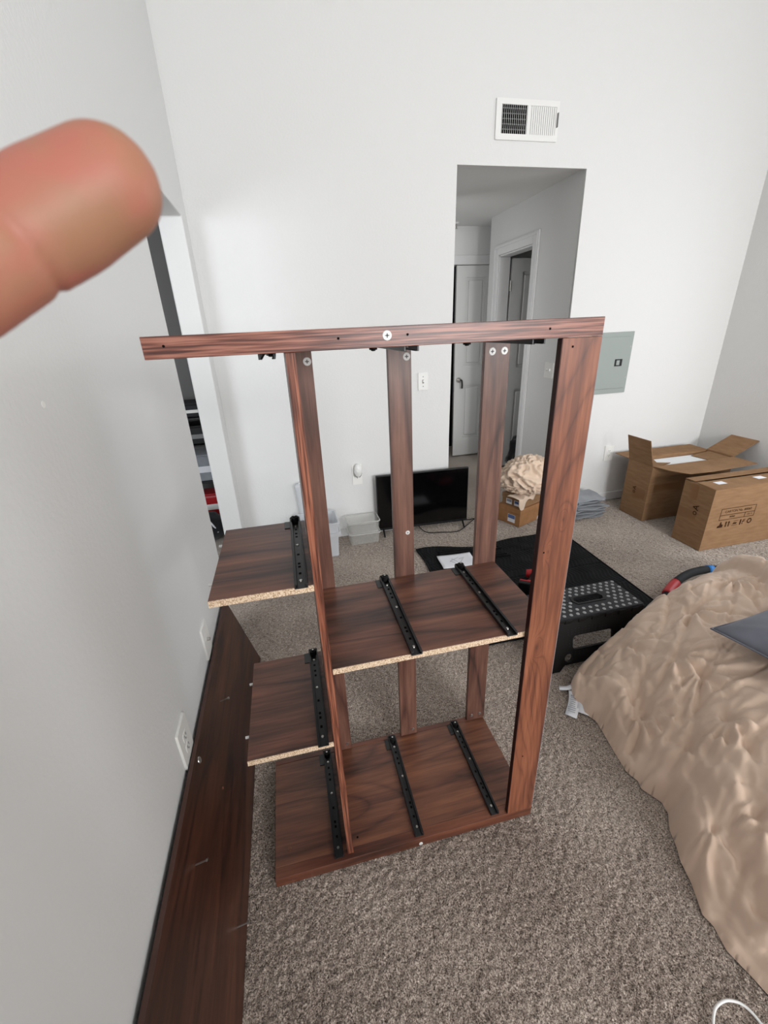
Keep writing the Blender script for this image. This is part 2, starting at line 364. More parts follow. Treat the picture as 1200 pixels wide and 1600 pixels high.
# panelled doors
def panel_door(name, W, H, M, t=.035):
    cols = [(.115, W/2-.05), (W/2+.05, W-.115)]; rows = [(.22, .83), (1.05, H-.11)]
    holes = [rrect(a, b, c, d, .004, 1) for a, b in cols for c, d in rows]
    me = flat_mesh([[(0, 0), (W, 0), (W, H), (0, H)]]+holes, t, M)
    d = struct(obj_me(name, me, 'door'))
    for a, b in cols:
        for c, e in rows:
            bm = bmesh.new()
            box(bm, a-.003, b+.003, c-.003, e+.003, -t/2+.004, t/2-.020)
            box(bm, a+.028, b-.028, c+.028, e-.028, t/2-.020, t/2-.003)
            for q in bm.verts: q.co = M @ q.co
            obj('door_panel', bm, 'door', d, bevel=.009)
    return d
d1 = panel_door('door_1', .755, 2.045, frameM((1.915, 4.79, .02), (1, 0, 0), (0, 0, 1), (0, -1, 0)))
bm = bmesh.new(); cyl(bm, (1.965, 4.7725, .915), (1.965, 4.762, .915), .03); cyl(bm, (1.965, 4.762, .915), (1.965, 4.722, .915), .011)
obj('door_handle', bm, 'nickel', d1, smooth=False, label='satin metal lever rose')
bm = tube(bmesh.new(), smooth_path([(1.965, 4.725, .918), (1.985, 4.722, .912), (1.992, 4.722, .87), (1.992, 4.724, .825)], 5), .010)
obj('lever', bm, 'black_steel', d1, smooth=True, label='dark drooping lever')
d2 = panel_door('door_2', .60, 2.03, frameM((XH+.13, 4.215, .02), (1, .03, 0), (0, 0, 1), (.03, -1, 0)))
for z in (.3, 1.1, 1.82):
    obj('hinge', cyl(bmesh.new(), (XH+.118, 4.19, z-.045), (XH+.118, 4.19, z+.045), .007, n=10), 'nickel', d2)

# ------------------------------------------------------------------ things on the walls
def screw_head(M, r, parent, name='screw', mat='white_plastic', cross='grey_print'):
    bm = bmesh.new(); cyl(bm, (0, 0, 0), (0, 0, .0015), r, r*.9, 18)
    for q in bm.verts: q.co = M @ q.co
    s = obj(name, bm, mat, parent)
    bm = bmesh.new(); box(bm, -r*.45, r*.45, -r*.13, r*.13, .0015, .0019); box(bm, -r*.13, r*.13, -r*.45, r*.45, .0015, .0019)
    for q in bm.verts: q.co = M @ q.co
    obj('cross_slot', bm, cross, s)
    return s
def plate(name, label, cat, M, w, h, kind, mat='plate'):
    """wall plate in local frame: x right, y up, z out of the wall"""
    t = thing(name, label, cat); t.matrix_world = M
    obj_me('plate', flat_mesh([rrect(-w/2, w/2, -h/2, h/2, .004, 3)], .007, Matrix.Translation((0, 0, .0035))), mat, t, bevel=.002)
    if kind == 'outlet':
        for s in (-1, 1):
            f = obj_me('receptacle', flat_mesh([rrect(-.017, .017, s*.02-.0145, s*.02+.0145, .007, 4)], .002, Matrix.Translation((0, 0, .0075))), mat, t)
            bm = bmesh.new()
            for x in (-.0065, .0065): box(bm, x-.0013, x+.0013, s*.02-.002, s*.02+.007, .0085, .0095)
            box(bm, -.0022, .0022, s*.02-.010, s*.02-.0055, .0085, .0095)
            k_ = obj('slots', bm, 'grey_print', f); k_['kind'] = 'stuff'
    elif kind == 'switch':
        obj('toggle_surround', bx(-.006, .006, -.013, .013, .007, .0078), 'grey_print', t)
        bm = bx(-.004, .004, -.004, .011, .006, .016); obj('toggle', bm, 'white_plastic', t)
        for s in (-1, 1): screw_head(Matrix.Translation((0, s*.033, .007)), .0035, t, mat='grey_print')
    elif kind == 'double':
        for x in (-.023, .023):
            bm = bx(x-.005, x+.005, -.005, .012, .005, .02); obj('toggle', bm, 'white_plastic', t)
    elif kind == 'coax':
        bm = cyl(bmesh.new(), (0, 0, .007), (0, 0, .018), .0060, n=12); obj('coaxial_jack', bm, 'nickel', t)
    return t
def backM(x, z, y=YB): return frameM((x, y, z), (1, 0, 0), (0, 0, 1), (0, -1, 0))
def leftM(y, z): return frameM((XL, y, z), (0, 1, 0), (0, 0, 1), (1, 0, 0))
plate('light_switch', 'white toggle light switch on the back wall left of the doorway', 'switch', backM(.975, 1.137), .073, .118, 'switch', 'white_plastic')
plate('wall_outlet', 'white outlet on the back wall low down above the grey felt stack', 'outlet', backM(2.637, .437), .085, .13, 'outlet')
plate('light_switch', 'double toggle light switch on the shaded right wall of the hallway', 'switch', frameM((XH, 3.225, 1.13), (0, -1, 0), (0, 0, 1), (-1, 0, 0)), .117, .118, 'double')
plate('wall_outlet', 'outlet plate on the left wall half hidden by the leaning panel, nearer the camera', 'outlet', leftM(.985, .425), .09, .135, 'outlet')
plate('coaxial_plate', 'white coaxial socket plate on the left wall above the far end of the panel', 'socket', leftM(1.42, .442), .085, .135, 'coax')
po = plate('wall_outlet', 'wall outlet plate behind the oval white plug-in device, left of the television', 'outlet', backM(.452, .497), .075, .155, 'outlet')
# oval plug-in device
t = thing('plug_in_device', 'oval white plug-in air freshener in the outlet left of the television', 'air freshener', (.456, YB-.012, .535))
bm = bmesh.new(); bmesh.ops.create_uvsphere(bm, u_segments=24, v_segments=14, radius=1)
for q in bm.verts: q.co = Vector((q.co.x*.030, -.018+q.co.y*.024, q.co.z*.052+(.0 if q.co.z > 0 else 0)))
obj('body', bm, 'white_plastic', t, smooth=True)
bm = bmesh.new(); cyl(bm, (0, -.030, .004), (0, -.0435, .004), .019, .016, 20); obj('front_cap', bm, 'white_plastic', t, bevel=.002)
bm = bmesh.new()
for s in (-1, 1): tube(bm, smooth_path([(s*.027, -.016, -.02), (s*.02, -.022, -.038), (s*.006, -.028, -.05)], 4), .0035)
obj('vent_grille', bm, 'grey_print', t, smooth=True)

# breaker panel
t = thing('breaker_panel', 'grey-green metal electrical panel door on the back wall right of the doorway', 'electrical panel', (2.50, YB, 1.18))
obj('frame', bx(-.185, .178, -.012, 0, -.237, .218), 'breaker', t, bevel=.003)
obj('door', bx(-.155, .150, -.018, -.012, -.20, .185), 'breaker', t, bevel=.003)
obj('embossed_strip', bx(-.14, .13, -.0195, -.018, -.19, -.168), 'breaker', t, bevel=.0015)
obj('latch_recess', bx(.036, .100, -.021, -.018, -.030, .022), 'black_plastic', t)
obj('latch', bx(.046, .074, -.026, -.020, -.022, .014), 'breaker', t, bevel=.001, label='lighter grey latch tab')
for x, z in ((.163, .11), (.163, -.12)): screw_head(frameM((x, -.012, z), (1, 0, 0), (0, 0, 1), (0, -1, 0)), .005, t, mat='nickel')

# vent register
t = thing('vent_register', 'white wall vent register high above the hallway opening', 'vent', (1.645, YB, 2.62))
fr = [rrect(-.208, .208, -.098, .098, .004, 2), rrect(-.172, -.004, -.068, .070, .002, 1), rrect(.010, .190, -.068, .070, .002, 1)]
obj_me('frame', flat_mesh(fr, .012, frameM((0, -.006, 0), (1, 0, 0), (0, 0, 1), (0, -1, 0))), 'white_plastic', t, bevel=.002)
obj('duct_opening', bx(-.172, .190, -.003, -.001, -.068, .07), 'black_dark', t)
bm0 = None
def louvre(x, ang, i):
    bm = bmesh.new(); box(bm, -.0062, .0062, -.0005, .0005, -.069, .071)
    for q in bm.verts: q.co = Matrix.Translation((x, -.008, 0)) @ Matrix.Rotation(math.radians(ang), 4, 'Z') @ q.co
    return obj('louvre', bm, 'white_plastic', t)
for i in range(13): louvre(-.166+i*.0131, 72, i)
for i in range(13): louvre(.017+i*.0139, 8, i)
bm = bmesh.new()
for z in (-.045, -.02, .005, .03, .055): box(bm, -.172, -.004, -.005, -.0035, z-.002, z+.002)
obj('cross_bars', bm, 'grey_print', t)
obj('damper_lever', bx(.196, .199, -.026, -.012, -.03, .04), 'grey_print', t)

# sprinkler in the hall ceiling
t = thing('fire_sprinkler', 'small pendant fire sprinkler under the hallway ceiling', 'sprinkler', (1.83, 4.60, ZO))
obj('escutcheon', cyl(bmesh.new(), (0, 0, 0), (0, 0, -.012), .032, .02), 'white_plastic', t)
bm = cyl(bmesh.new(), (0, 0, -.012), (0, 0, -.05), .007, n=10); cyl(bm, (0, 0, -.05), (0, 0, -.053), .014, n=12)
obj('head', bm, 'nickel', t)
# little wall scar on the left wall
t = obj_me('wall_anchor', flat_mesh([circle(0, 0, .006, 9)], .0015, leftM(.873, 1.402)), 'plate'); tag(t, 'small patched nail hole on the left wall', 'wall patch')

# ------------------------------------------------------------------ the half-built dresser, lying on its end
X0, X1, YF, YK = -.208, .616, .790, 1.142
ZB, ZT = .036, 1.469
D = thing('dresser', 'half-assembled walnut dresser frame standing on its end on the carpet, drawer slides fitted', 'dresser')
obj('base_panel', bx(X0, X1, YF+.016, YK, 0.0, ZB-.001), 'wood_x2', D, bevel=.001)
br = obj('base_front_rail', bx(X0, X1, YF-.014, YF+.0155, 0.0, ZB), 'edge_x2', D, bevel=.0015)
obj('base_rear_rail', bx(X0, X1, YK+.0005, YK+.018, 0.0, ZB), 'edge_x2', D, bevel=.001)
obj('top_panel', bx(X0, X1, YF+.002, YK, ZT+.001, ZT+.018), 'wood_x', D, bevel=.001)
tr = obj('top_front_rail', bx(X0, X1, YF-.015, YF+.0015, ZT, ZT+.034), 'edge_x', D, bevel=.001, label='striped walnut front rail at the top')
obj('divider_panel', bx(.009, .026, YF+.0008, YK-.001, ZB+.001, ZT-.001), 'wood_z', D, bevel=.0005)
obj('divider_edge_band', bx(.009, .026, YF, YF+.0007, ZB+.001, ZT-.001), 'edge_z', D, label='striped front edge of the divider')
obj('front_stile', bx(.530, X1, YF-.015, YF+.0005, ZB+.001, ZT-.001), 'wood_z2', D, bevel=.001, label='broad reddish walnut front post')
obj('stile_edge_strip', bx(.5288, .530, YF-.0145, YF+.0003, ZB+.002, ZT-.002), 'edge_shade', D, label='inner edge of the front post, its shade painted dark')  # thin strip that paints the shade on the post's left face
obj('stile_edge_strip', bx(X1, X1+.001, YF-.0145, YF+.0003, ZB+.002, ZT-.002), 'felt', D, label='grey outer edge of the front post')
for a, b in ((.010, .077), (.272, .336), (.545, .620)):
    obj('rear_slat', bx(a, b, YK, YK+.016, ZB+.0005, ZT+.001), 'wood_z', D, bevel=.001)
for (a, b, z) in ((X0, .008, 1.002), (X0, .008, .523), (.027, X1, .761)):
    p = obj('partition', bx(a, b, YF+.002, YK-.001, z-.016, z), 'wood_x', D, bevel=.0005)
    obj('raw_edge', bx(a, b, YF+.0002, YF+.002, z-.0157, z-.0003), 'chip', p, label='pale unbanded particle board edge')
# screws on the slats and rails
fM = lambda x, z, y: frameM((x, y, z), (1, 0, 0), (0, 0, 1), (0, -1, 0))
for x, z in ((.064, 1.431), (.323, 1.429), (.567, 1.429), (.603, 1.429)): screw_head(fM(x, z, YK), .0105, D)
for x, z in ((.316, .915),): screw_head(fM(x, z, YK), .007, D)
for x, z in ((.320, .060), (.566, .058), (.600, .060), (.062, .062)): screw_head(fM(x, z, YK), .0065, D, mat='nickel')
screw_head(fM(.185, ZT+.019, YF-.015), .0085, D)
screw_head(fM(.236, .012, YF-.014), .006, D)
def hole(x, z, y): obj('pilot_hole', cyl(bmesh.new(), (x, y, z), (x, y-.0004, z), .0022, n=10), 'black_dark', D)
for x, z in ((.222, 1.488), (.50, 1.486), (-.176, 1.488), (.100, 1.487)): hole(x, z, YF-.015)
hole(.553, 1.452, YF-.015)
for x, z in ((.545, 1.0), (.558, .30)): hole(x, z, YF-.015)
obj('pilot_hole', cyl(bmesh.new(), (.045, .83, ZB-.001), (.045, .83, ZB-.0004), .003, n=10), 'black_dark', D)
obj('screw_cap', cyl(bmesh.new(), (-.165, .85, ZB-.001), (-.165, .85, ZB+.003), .007, .006, 14), 'wood_x2', D, label='walnut screw cap on the base')
for z in (1.002, .523):
    for y in (.87, 1.06):
        obj('dowel_pin', cyl(bmesh.new(), (X0, y, z-.008), (X0-.010, y, z-.008), .0038, n=10), 'white_plastic', D, label='pale pin in the partition end')
# drawer slides, built in place-independent local frames (length along +y)
def slide_parts():
    Lh = .362; bm = bmesh.new()
    box(bm, -.0125, .0125, 0, Lh, 0, .0022)
    for s in (-1, 1):
        box(bm, s*.0125-.0018, s*.0125+.0018, 0, Lh, 0, .011)
        box(bm, min(s*.0125, s*.008), max(s*.0125, s*.008), 0, Lh-.03, .0095, .011)
    box(bm, -.030, -.0125, Lh-.050, Lh-.006, 0, .0022)            # rear mounting tab
    box(bm, -.0125, .0125, Lh-.004, Lh, 0, .013)
    return bm
def make_slide(parent):
    me = bpy.data.meshes.new('drawer_slide'); b = slide_parts(); bmesh.ops.recalc_face_normals(b, faces=b.faces); b.to_mesh(me); b.free()
    s = obj_me('drawer_slide', me, 'black_steel', parent, bevel=.0006, label='black steel drawer slide rail')
    b = bmesh.new(); cyl(b, (0, .345, .0022), (0, .345, .020), .0105, n=18); cyl(b, (0, .345, .020), (0, .345, .0225), .006, n=14)
    obj('roller', b, 'rubber', s, bevel=.001)
    b = bmesh.new(); cyl(b, (0, .345, .0225), (0, .345, .0235), .003, n=10); obj('roller_pin', b, 'nickel', s)
    for y in (.028, .2, .318):
        b = bmesh.new(); cyl(b, (0, y, .0022), (0, y, .0046), .0042, .0032, 12); obj('mounting_screw', b, 'nickel', s)
    b = bmesh.new()
    for y in (.06, .09, .105, .15, .25, .27, .295): box(b, -.003, .003, y-.004, y+.004, .0022, .0025)
    k_ = obj('slot_marks', b, 'black_dark', s); k_['kind'] = 'stuff'
    return s
slide0 = make_slide(D)
used = [False]
def place_slide(x, z, flip=False, y=.777, rz=0):
    if not used[0]: s = slide0; used[0] = True
    else:
        s = slide0.copy(); COL.objects.link(s); s.parent = D
        for c in slide0.children:
            k = c.copy(); COL.objects.link(k); k.parent = s
    s.location = (x, y, z); s.rotation_euler = (0, math.pi if flip else 0, rz)
YS = .7925
place_slide(.234, .761, y=YS-.009); place_slide(.490, .761, y=YS-.009)
place_slide(.234, ZB, y=YS-.009); place_slide(.490, ZB, y=YS-.009)
place_slide(-.018, ZB, y=YS-.006); place_slide(-.018, 1.002, y=YS-.009); place_slide(-.018, .523, y=YS-.009)
place_slide(-.022, ZT+.001, True, YS); place_slide(.234, ZT+.001, True, YS); place_slide(.490, ZT+.001, True, YS)

# ------------------------------------------------------------------ long panel leaning against the left wall
P0 = Vector((-.288, 0, 0)); wv = Vector((-.104, 0, .377)).normalized(); nv = Vector((wv.z, 0, -wv.x))
t = thing('dresser_side_panel', 'long dark walnut board leaning on its edge against the left wall', 'wooden board', (0, 0, 0))
def PM(s, y, out=0): return frameM(P0+wv*s+Vector((0, y, 0))+nv*out, wv, (0, 1, 0), nv)
bm = bmesh.new(); box(bm, 0, .385, .02, 1.78, -.016, 0)
for q in bm.verts: q.co = PM(0, 0) @ q.co
obj('board', bm, 'wood_y', t, bevel=.001)
bm = bmesh.new(); box(bm, .3850, .3856, .02, 1.78, -.0158, -.013)
for q in bm.verts: q.co = PM(0, 0) @ q.co
obj('gap_shade_strip', bm, 'black_plastic', t, label='black strip painted as the shaded gap behind the top edge')  # black paints the shade in the gap behind the board
bm = bmesh.new(); box(bm, .3850, .3856, .02, 1.78, -.013, -.0002)
for q in bm.verts: q.co = PM(0, 0) @ q.co
obj('edge_band', bm, 'band_brown', t, label='lighter brown banding along the top edge')
for s, y in ((.300, 1.25), (.298, .726), (.058, .683)):
    b = obj_me('bolt', (lambda bm: (bm.to_mesh(me := bpy.data.meshes.new('bolt')), bm.free(), me)[2])(tube(bmesh.new(), [PM(s, y) @ Vector((0, 0, h)) for h in (0, .014, .028)], [.0022, .0022, .0022], 10)), 'nickel', t)
    obj('bolt_head', cyl(bmesh.new(), PM(s, y) @ Vector((0, 0, .028)), PM(s, y) @ Vector((0, 0, .033)), .0042, n=12), 'nickel', b)
screw_head(PM(.362, .975), .010, t, 'cam_lock', 'nickel')
obj('screw_cap', cyl(bmesh.new(), PM(.215, .975) @ Vector((0, 0, 0)), PM(.215, .975) @ Vector((0, 0, .002)), .004, n=12), 'wood_x', t)

# ------------------------------------------------------------------ television
t = thing('television', 'flat black television standing on the carpet against the back wall', 'television', (.945, 2.935, 0), math.radians(-2))
obj('housing', bx(-.365, .365, .002, .028, .040, .488), 'black_plastic', t, bevel=.003)
obj('rear_housing', bx(-.25, .25, .028, .055, .07, .34), 'black_plastic', t, bevel=.01)
obj('screen', bx(-.359, .359, 0, .002, .058, .482), 'tv_screen', t, label='glossy black screen')
obj('bottom_bezel', bx(-.365, .365, -.001, .002, .040, .056), 'black_steel', t)
for s in (-1, 1):
    bm = bmesh.new(); x = s*.325
    for yy in (-.055, .085): tube(bm, [(x, .015, .06), (x, .015+(yy-.015)*.75, .014), (x, yy, .005)], [.008, .007, .005], 8)
    obj('leg', bm, 'black_plastic', t, smooth=True)
c = obj('power_cord', tube(bmesh.new(), smooth_path([(.90, 3.005, .16), (.915, 3.0, .03), (.95, 2.88, .006), (1.06, 2.84, .006), (1.19, 2.82, .006), (1.30, 2.90, .006), (1.38, 2.97, .006), (1.41, 3.0, .006), (1.33, 3.0, .010), (1.27, 3.002, .09)], 8), .0035), 'rubber', smooth=True)
tag(c, 'thin black cord lying on the carpet under the television', 'cable')

# ------------------------------------------------------------------ plastic tubs by the back wall
def open_bin(name, w, d, h, th, taper, mat, parent, rim=.008, z0=0):
    bm = bmesh.new()
    def ring(hw, hd, z): return [bm.verts.new(p) for p in [(x, y, z) for x, y in rrect(-hw, hw, -hd, hd, .02, 4)]]
    a = ring(w/2*taper, d/2*taper, z0); b = ring(w/2, d/2, z0+h); c = ring(w/2+rim, d/2+rim, z0+h); e = ring(w/2+rim, d/2+rim, z0+h-.008)
    i1 = ring(w/2-th, d/2-th, z0+h); i0 = ring((w/2)*taper-th, (d/2)*taper-th, z0+th)
    def br(A, B):
        for k in range(len(A)): bm.faces.new((A[k], A[(k+1) % len(A)], B[(k+1) % len(B)], B[k]))
    br(a, b); br(b, e) if False else None; br(e, c); br(c, i1); br(i1, i0); bm.faces.new(a[::-1]); bm.faces.new(i0)
    br(b, e)
    return obj(name, bm, mat, parent, smooth=False)
t = thing('plastic_tub', 'tall translucent white plastic tub on the carpet behind the dresser', 'tub', (.115, 2.826, .0))
open_bin('body', .27, .24, .265, .004, .9, 'tub', t)
obj_me('rim_band', flat_mesh([rrect(-.146, .146, -.131, .131, .022, 4), rrect(-.139, .139, -.124, .124, .02, 4)], .02, Matrix.Translation((0, 0, .18))), 'tub', t)
t = thing('plastic_canister', 'narrow white plastic canister standing behind the tub in the wall corner', 'container', (.045, 2.985, 0))
bm = bmesh.new(); n_ = 24; prof = [(.028, 0), (.032, .02), (.028, .2), (.036, .42), (.040, .465), (.034, .488), (.0, .492)]
rings = [[bm.verts.new((math.cos(2*math.pi*k/n_)*r*1.6, math.sin(2*math.pi*k/n_)*r*.6, z)) for k in range(n_)] for r, z in prof[:-1]]
for A, B in zip(rings, rings[1:]):
    for k in range(n_): bm.faces.new((A[k], A[(k+1) % n_], B[(k+1) % n_], B[k]))
bm.faces.new(rings[0][::-1]); bm.faces.new(rings[-1]); obj('body', bm, 'tub', t, smooth=True)
bm = bmesh.new(); cyl(bm, (0, 0, .489), (0, 0, .497), .022, .018, 18)
for q in bm.verts: q.co = Vector((q.co.x*1.6, q.co.y*.6, q.co.z))
obj('lid', bm, 'white_plastic', t)
for k, (z0, h, lab) in enumerate(((0.0, .088, 'clear plastic storage tray at the bottom of the pair beside the television'), (.097, .085, 'clear plastic storage tray stacked on top of another beside the television'))):
    t = thing('storage_tray', lab, 'tray', (.452, 2.915, z0+.001), 0, 'clear stacked trays')
    open_bin('body', .235, .16, h, .003, .93 if k == 0 else .97, 'clear', t, .006)
    obj_me('rim', flat_mesh([rrect(-.1245, .1245, -.087, .087, .02, 4), rrect(-.118, .118, -.080, .080, .018, 4)], .004, Matrix.Translation((0, 0, h-.001))), 'tray_rim', t)

# ------------------------------------------------------------------ clutter in the side room
RK = thing('storage_rack', 'narrow dark metal storage rack in the side room beyond the wall opening', 'rack', (-.95, 3.62, 0))
for x in (-.33, .33):
    for y in (-.13, .13): obj('post', cyl(bmesh.new(), (x, y, 0), (x, y, .98), .011, n=8), 'black_steel', RK)
for z in (.10, .42, .72, .93): obj('shelf', bx(-.34, .34, -.14, .14, z-.008, z+.004), 'black_steel', RK, bevel=.002)
def clutter(name, label, cat, b, mat, bev=.008, band=None):
    x0, x1, y0, y1, z0, z1 = b
    t = thing(name, label, cat, ((x0+x1)/2, (y0+y1)/2, z0))
    w2, d2, h2 = (x1-x0)/2, (y1-y0)/2, z1-z0
    obj('body', bx(-w2, w2, -d2, d2, 0, h2), mat, t, bevel=bev)
    if band: obj('label_band', bx(-w2-.0006, w2+.0006, -d2-.0006, d2+.0006, h2*.35, h2*.6), band, t)
    obj('lid', bx(-w2*1.02, w2*1.02, -d2*1.02, d2*1.02, h2, h2+.012), mat, t, bevel=.003)
clutter('appliance_box', 'dark grey box on top of the side room rack', 'box', (-1.0, -.64, 3.5, 3.73, .937, 1.03), 'step_top', .01, 'plate')
clutter('storage_box', 'dark box on the upper shelf of the side room rack', 'box', (-1.0, -.63, 3.5, 3.73, .725, .86), 'black_plastic', .01, 'grey_print')
clutter('storage_box', 'light grey box on the second shelf of the side room rack', 'box', (-.80, -.63, 3.5, 3.73, .425, .63), 'felt', .01, 'paper')
clutter('tin', 'red tin on the lower shelf of the side room rack', 'tin', (-.77, -.64, 3.5, 3.66, .105, .30), 'red_plastic', .02, 'plate')
clutter('carton', 'white carton beside the red tin on the side room rack', 'carton', (-.95, -.79, 3.5, 3.66, .105, .33), 'foam', .01, 'grey_print')
t = thing('duffel_bag', 'black bag with white strap on the side room floor', 'bag', (-.80, 3.28, 0))
bm = bmesh.new(); bmesh.ops.create_uvsphere(bm, u_segments=24, v_segments=14, radius=1)
for q in bm.verts:
    k = 1+.12*noise.noise(q.co*3); q.co = Vector((q.co.x*.22*k, q.co.y*.14*k, max(0, .12+q.co.z*.13*k)))
obj('body', bm, 'dark_cloth', t, smooth=True)
obj('strap', tube(bmesh.new(), smooth_path([(-.15, -.06, .2), (-.02, -.10, .27), (.10, -.1, .22), (.16, -.09, .10)], 6), .007), 'paper', t, smooth=True)
# dark clothes in the bedroom doorway
t = thing('clothes_pile', 'dark heap of clothes just inside the open hallway side door', 'clothes', (2.42, 3.98, 0))
bm = bmesh.new(); bmesh.ops.create_icosphere(bm, subdivisions=4, radius=1)
for q in bm.verts:
    k = 1+.3*noise.noise(q.co*2.2)+.12*noise.noise(q.co*6); q.co = Vector((q.co.x*.17*k, q.co.y*.16*k, max(0, .2+q.co.z*.25*k)))
obj('garments', bm, 'dark_cloth', t, smooth=True)

# ------------------------------------------------------------------ shoe boxes with a crumpled sheet
ang = math.atan2(.142, .328)
t1 = thing('shoe_box', 'lower tan shoe box on the carpet under the smaller box', 'box', (1.679, 2.745, 0), ang)
obj('body', bx(0, .36, 0, .21, 0, .105), 'shoebox', t1, bevel=.001)
obj('lid', bx(-.004, .364, -.004, .214, .105, .148), 'shoebox', t1, bevel=.0015)
bm = bx(-.0008, -.0004, .045, .115, .02, .085); l = obj('size_label', bm, 'paper', t1)
obj('label_print', bx(-.0012, -.0008, .047, .113, .052, .083), 'label_blue', l)
bm = prism(bmesh.new(), [(.23, .005), (.235, .03), (.26, .05), (.29, .048), (.30, .02), (.29, .006)], 1, -.0006, -.0002); obj('torn_patch', bm, 'paper', t1, label='torn white patch on the long side')
t2 = thing('shoe_box', 'smaller brown shoe box stacked on top under the crumpled sheet', 'box', (1.668+.03, 2.745+.02, .149), ang)
obj('body', bx(0, .32, 0, .19, 0, .055), 'cardboard', t2, bevel=.001)
obj('lid', bx(-.003, .323, -.003, .193, .055, .09), 'cardboard', t2, bevel=.0015)
for y0, mm in ((.018, 'label_blue'), (.095, 'paper')):
    l = obj('size_label', bx(-.0008, -.0002, y0, y0+.055, .008, .050), 'paper', t2)
    obj('label_print', bx(-.0012, -.0008, y0+.004, y0+.05, .026, .047), 'label_blue' if mm == 'label_blue' else 'grey_ink', l)
def ridged(p, s, o=4, seed=0):
    return noise.ridged_multi_fractal(Vector(p)*s+Vector((seed, seed, seed)), 1.0, 2.1, o, .9, 2.0)
bm = bmesh.new(); bmesh.ops.create_icosphere(bm, subdivisions=6, radius=1)
for q in bm.verts:
    d = q.co.normalized(); wp = d+.45*Vector((noise.noise(d*1.7), noise.noise(d*1.7+Vector((9, 0, 0))), noise.noise(d*1.7+Vector((0, 9, 0)))))
    r = 1+.26*(1-abs(noise.noise(wp*2.6))*2.6)*.5+.12*(1-abs(noise.noise(wp*5.5))*2.4)+.12*noise.noise(d*1.3)
    z = d.z*.165*r
    if d.z < 0: z = d.z*.10*r
    q.co = Vector((d.x*.20*r, d.y*.16*r, .10+z))
    if q.co.z < .0: q.co.z = .0
sh = obj('crumpled_sheet', bm, 'sheet', smooth=True); sh.location = (1.815, 2.90, .243)
tag(sh, 'pale beige bed sheet crumpled in a heap on the shoe boxes', 'sheet')
# its flap hanging over the near corner
bm = bmesh.new(); G = 26; gv = []
for i in range(G):
    for j in range(G):
        u, v_ = i/(G-1), j/(G-1)
        x = -.06+u*.40; over = v_*.13
        reach = .045+.05*math.sin(u*7+.5)+.035*math.sin(u*17)
        s = v_*(.10+reach)
        y = .10-s if s < .115 else -.0155-.004*math.sin(u*20)
        z = .096+.006*math.sin(u*23+v_*5) if s < .115 else .096-(s-.115)+.0
        gv.append(bm.verts.new((x, y-.004*abs(math.sin(u*13)), max(z, .001))))
for i in range(G-1):
    for j in range(G-1): bm.faces.new((gv[i*G+j], gv[(i+1)*G+j], gv[(i+1)*G+j+1], gv[i*G+j+1]))
fl = obj('hanging_corner', bm, 'sheet', smooth=True); so = fl.modifiers.new('s', 'SOLIDIFY'); so.thickness = .003
fl.parent = sh; fl.matrix_world = Matrix.Translation((1.698, 2.765, .149)) @ Matrix.Rotation(ang, 4, 'Z')
fl.matrix_parent_inverse = Matrix.Identity(4)
fl.location = Vector((1.698, 2.765, .149))-sh.location; fl.rotation_euler = (0, 0, ang)

# ------------------------------------------------------------------ stack of grey felt sheets
z = 0.0
NF = 10
for k in range(NF):
    bm = bmesh.new(); G = 12; top, bot = [], []
    hw, hd = .155+.02*math.sin(k*2.1), .115+.014*math.cos(k*1.3); ang_ = .20*math.sin(k*1.9)+.05
    for i in range(G+1):
        for j in range(G+1):
            u, v_ = i/G*2-1, j/G*2-1
            x = u*hw*(1+.06*math.sin(3*v_+k*2.2)); y = v_*hd*(1+.07*math.sin(4*u+k*1.7))
            zz = .0045*math.sin(3.4*u+k*1.4)*math.cos(2.2*v_+k)+.0045
            top.append(bm.verts.new((x, y, zz+.0075))); bot.append(bm.verts.new((x, y, zz)))
    n_ = G+1
    for i in range(G):
        for j in range(G):
            a = i*n_+j; bm.faces.new((top[a], top[a+n_], top[a+n_+1], top[a+1])); bm.faces.new((bot[a], bot[a+1], bot[a+n_+1], bot[a+n_]))
    for i in range(G):
        for s_ in ((i*n_, (i+1)*n_), (i*n_+G, (i+1)*n_+G), (i, i+1), (G*n_+i, G*n_+i+1)):
            bm.faces.new((top[s_[0]], top[s_[1]], bot[s_[1]], bot[s_[0]]))
    o = obj('felt_sheet', bm, 'felt', smooth=False, bevel=.002)
    o.location = (2.285+.026*math.sin(k*2.7), 2.84+.012*math.cos(k*1.9), .0005+k*.0168); o.rotation_euler = (0, 0, ang_)
    lab = 'grey felt sheet inside the stack beside the back wall, between its top and bottom sheets'
    ords = ['', 'second', 'third', 'fourth', 'fifth', 'sixth', 'seventh', 'eighth', 'ninth']
    if 0 < k < NF-1: lab = 'grey felt sheet by the back wall, %s from the bottom of its stack' % ords[k]
    if k == 0: lab = 'bottom grey felt sheet of the stack, lying on the carpet by the back wall'
    if k == NF-1: lab = 'topmost grey felt sheet of the stack by the back wall'
    tag(o, lab, 'felt sheet', 'stacked grey felt sheets')
t = obj_me('leaf_scrap', flat_mesh([[(0, 0), (.02, .006), (.034, .02), (.018, .03), (.002, .018)]], .006, Matrix.Translation((2.50, 2.835, .008)) @ Matrix.Rotation(.35, 4, 'X')), 'tape')
tag(t, 'tiny brown scrap on the carpet beside the felt stack', 'scrap')

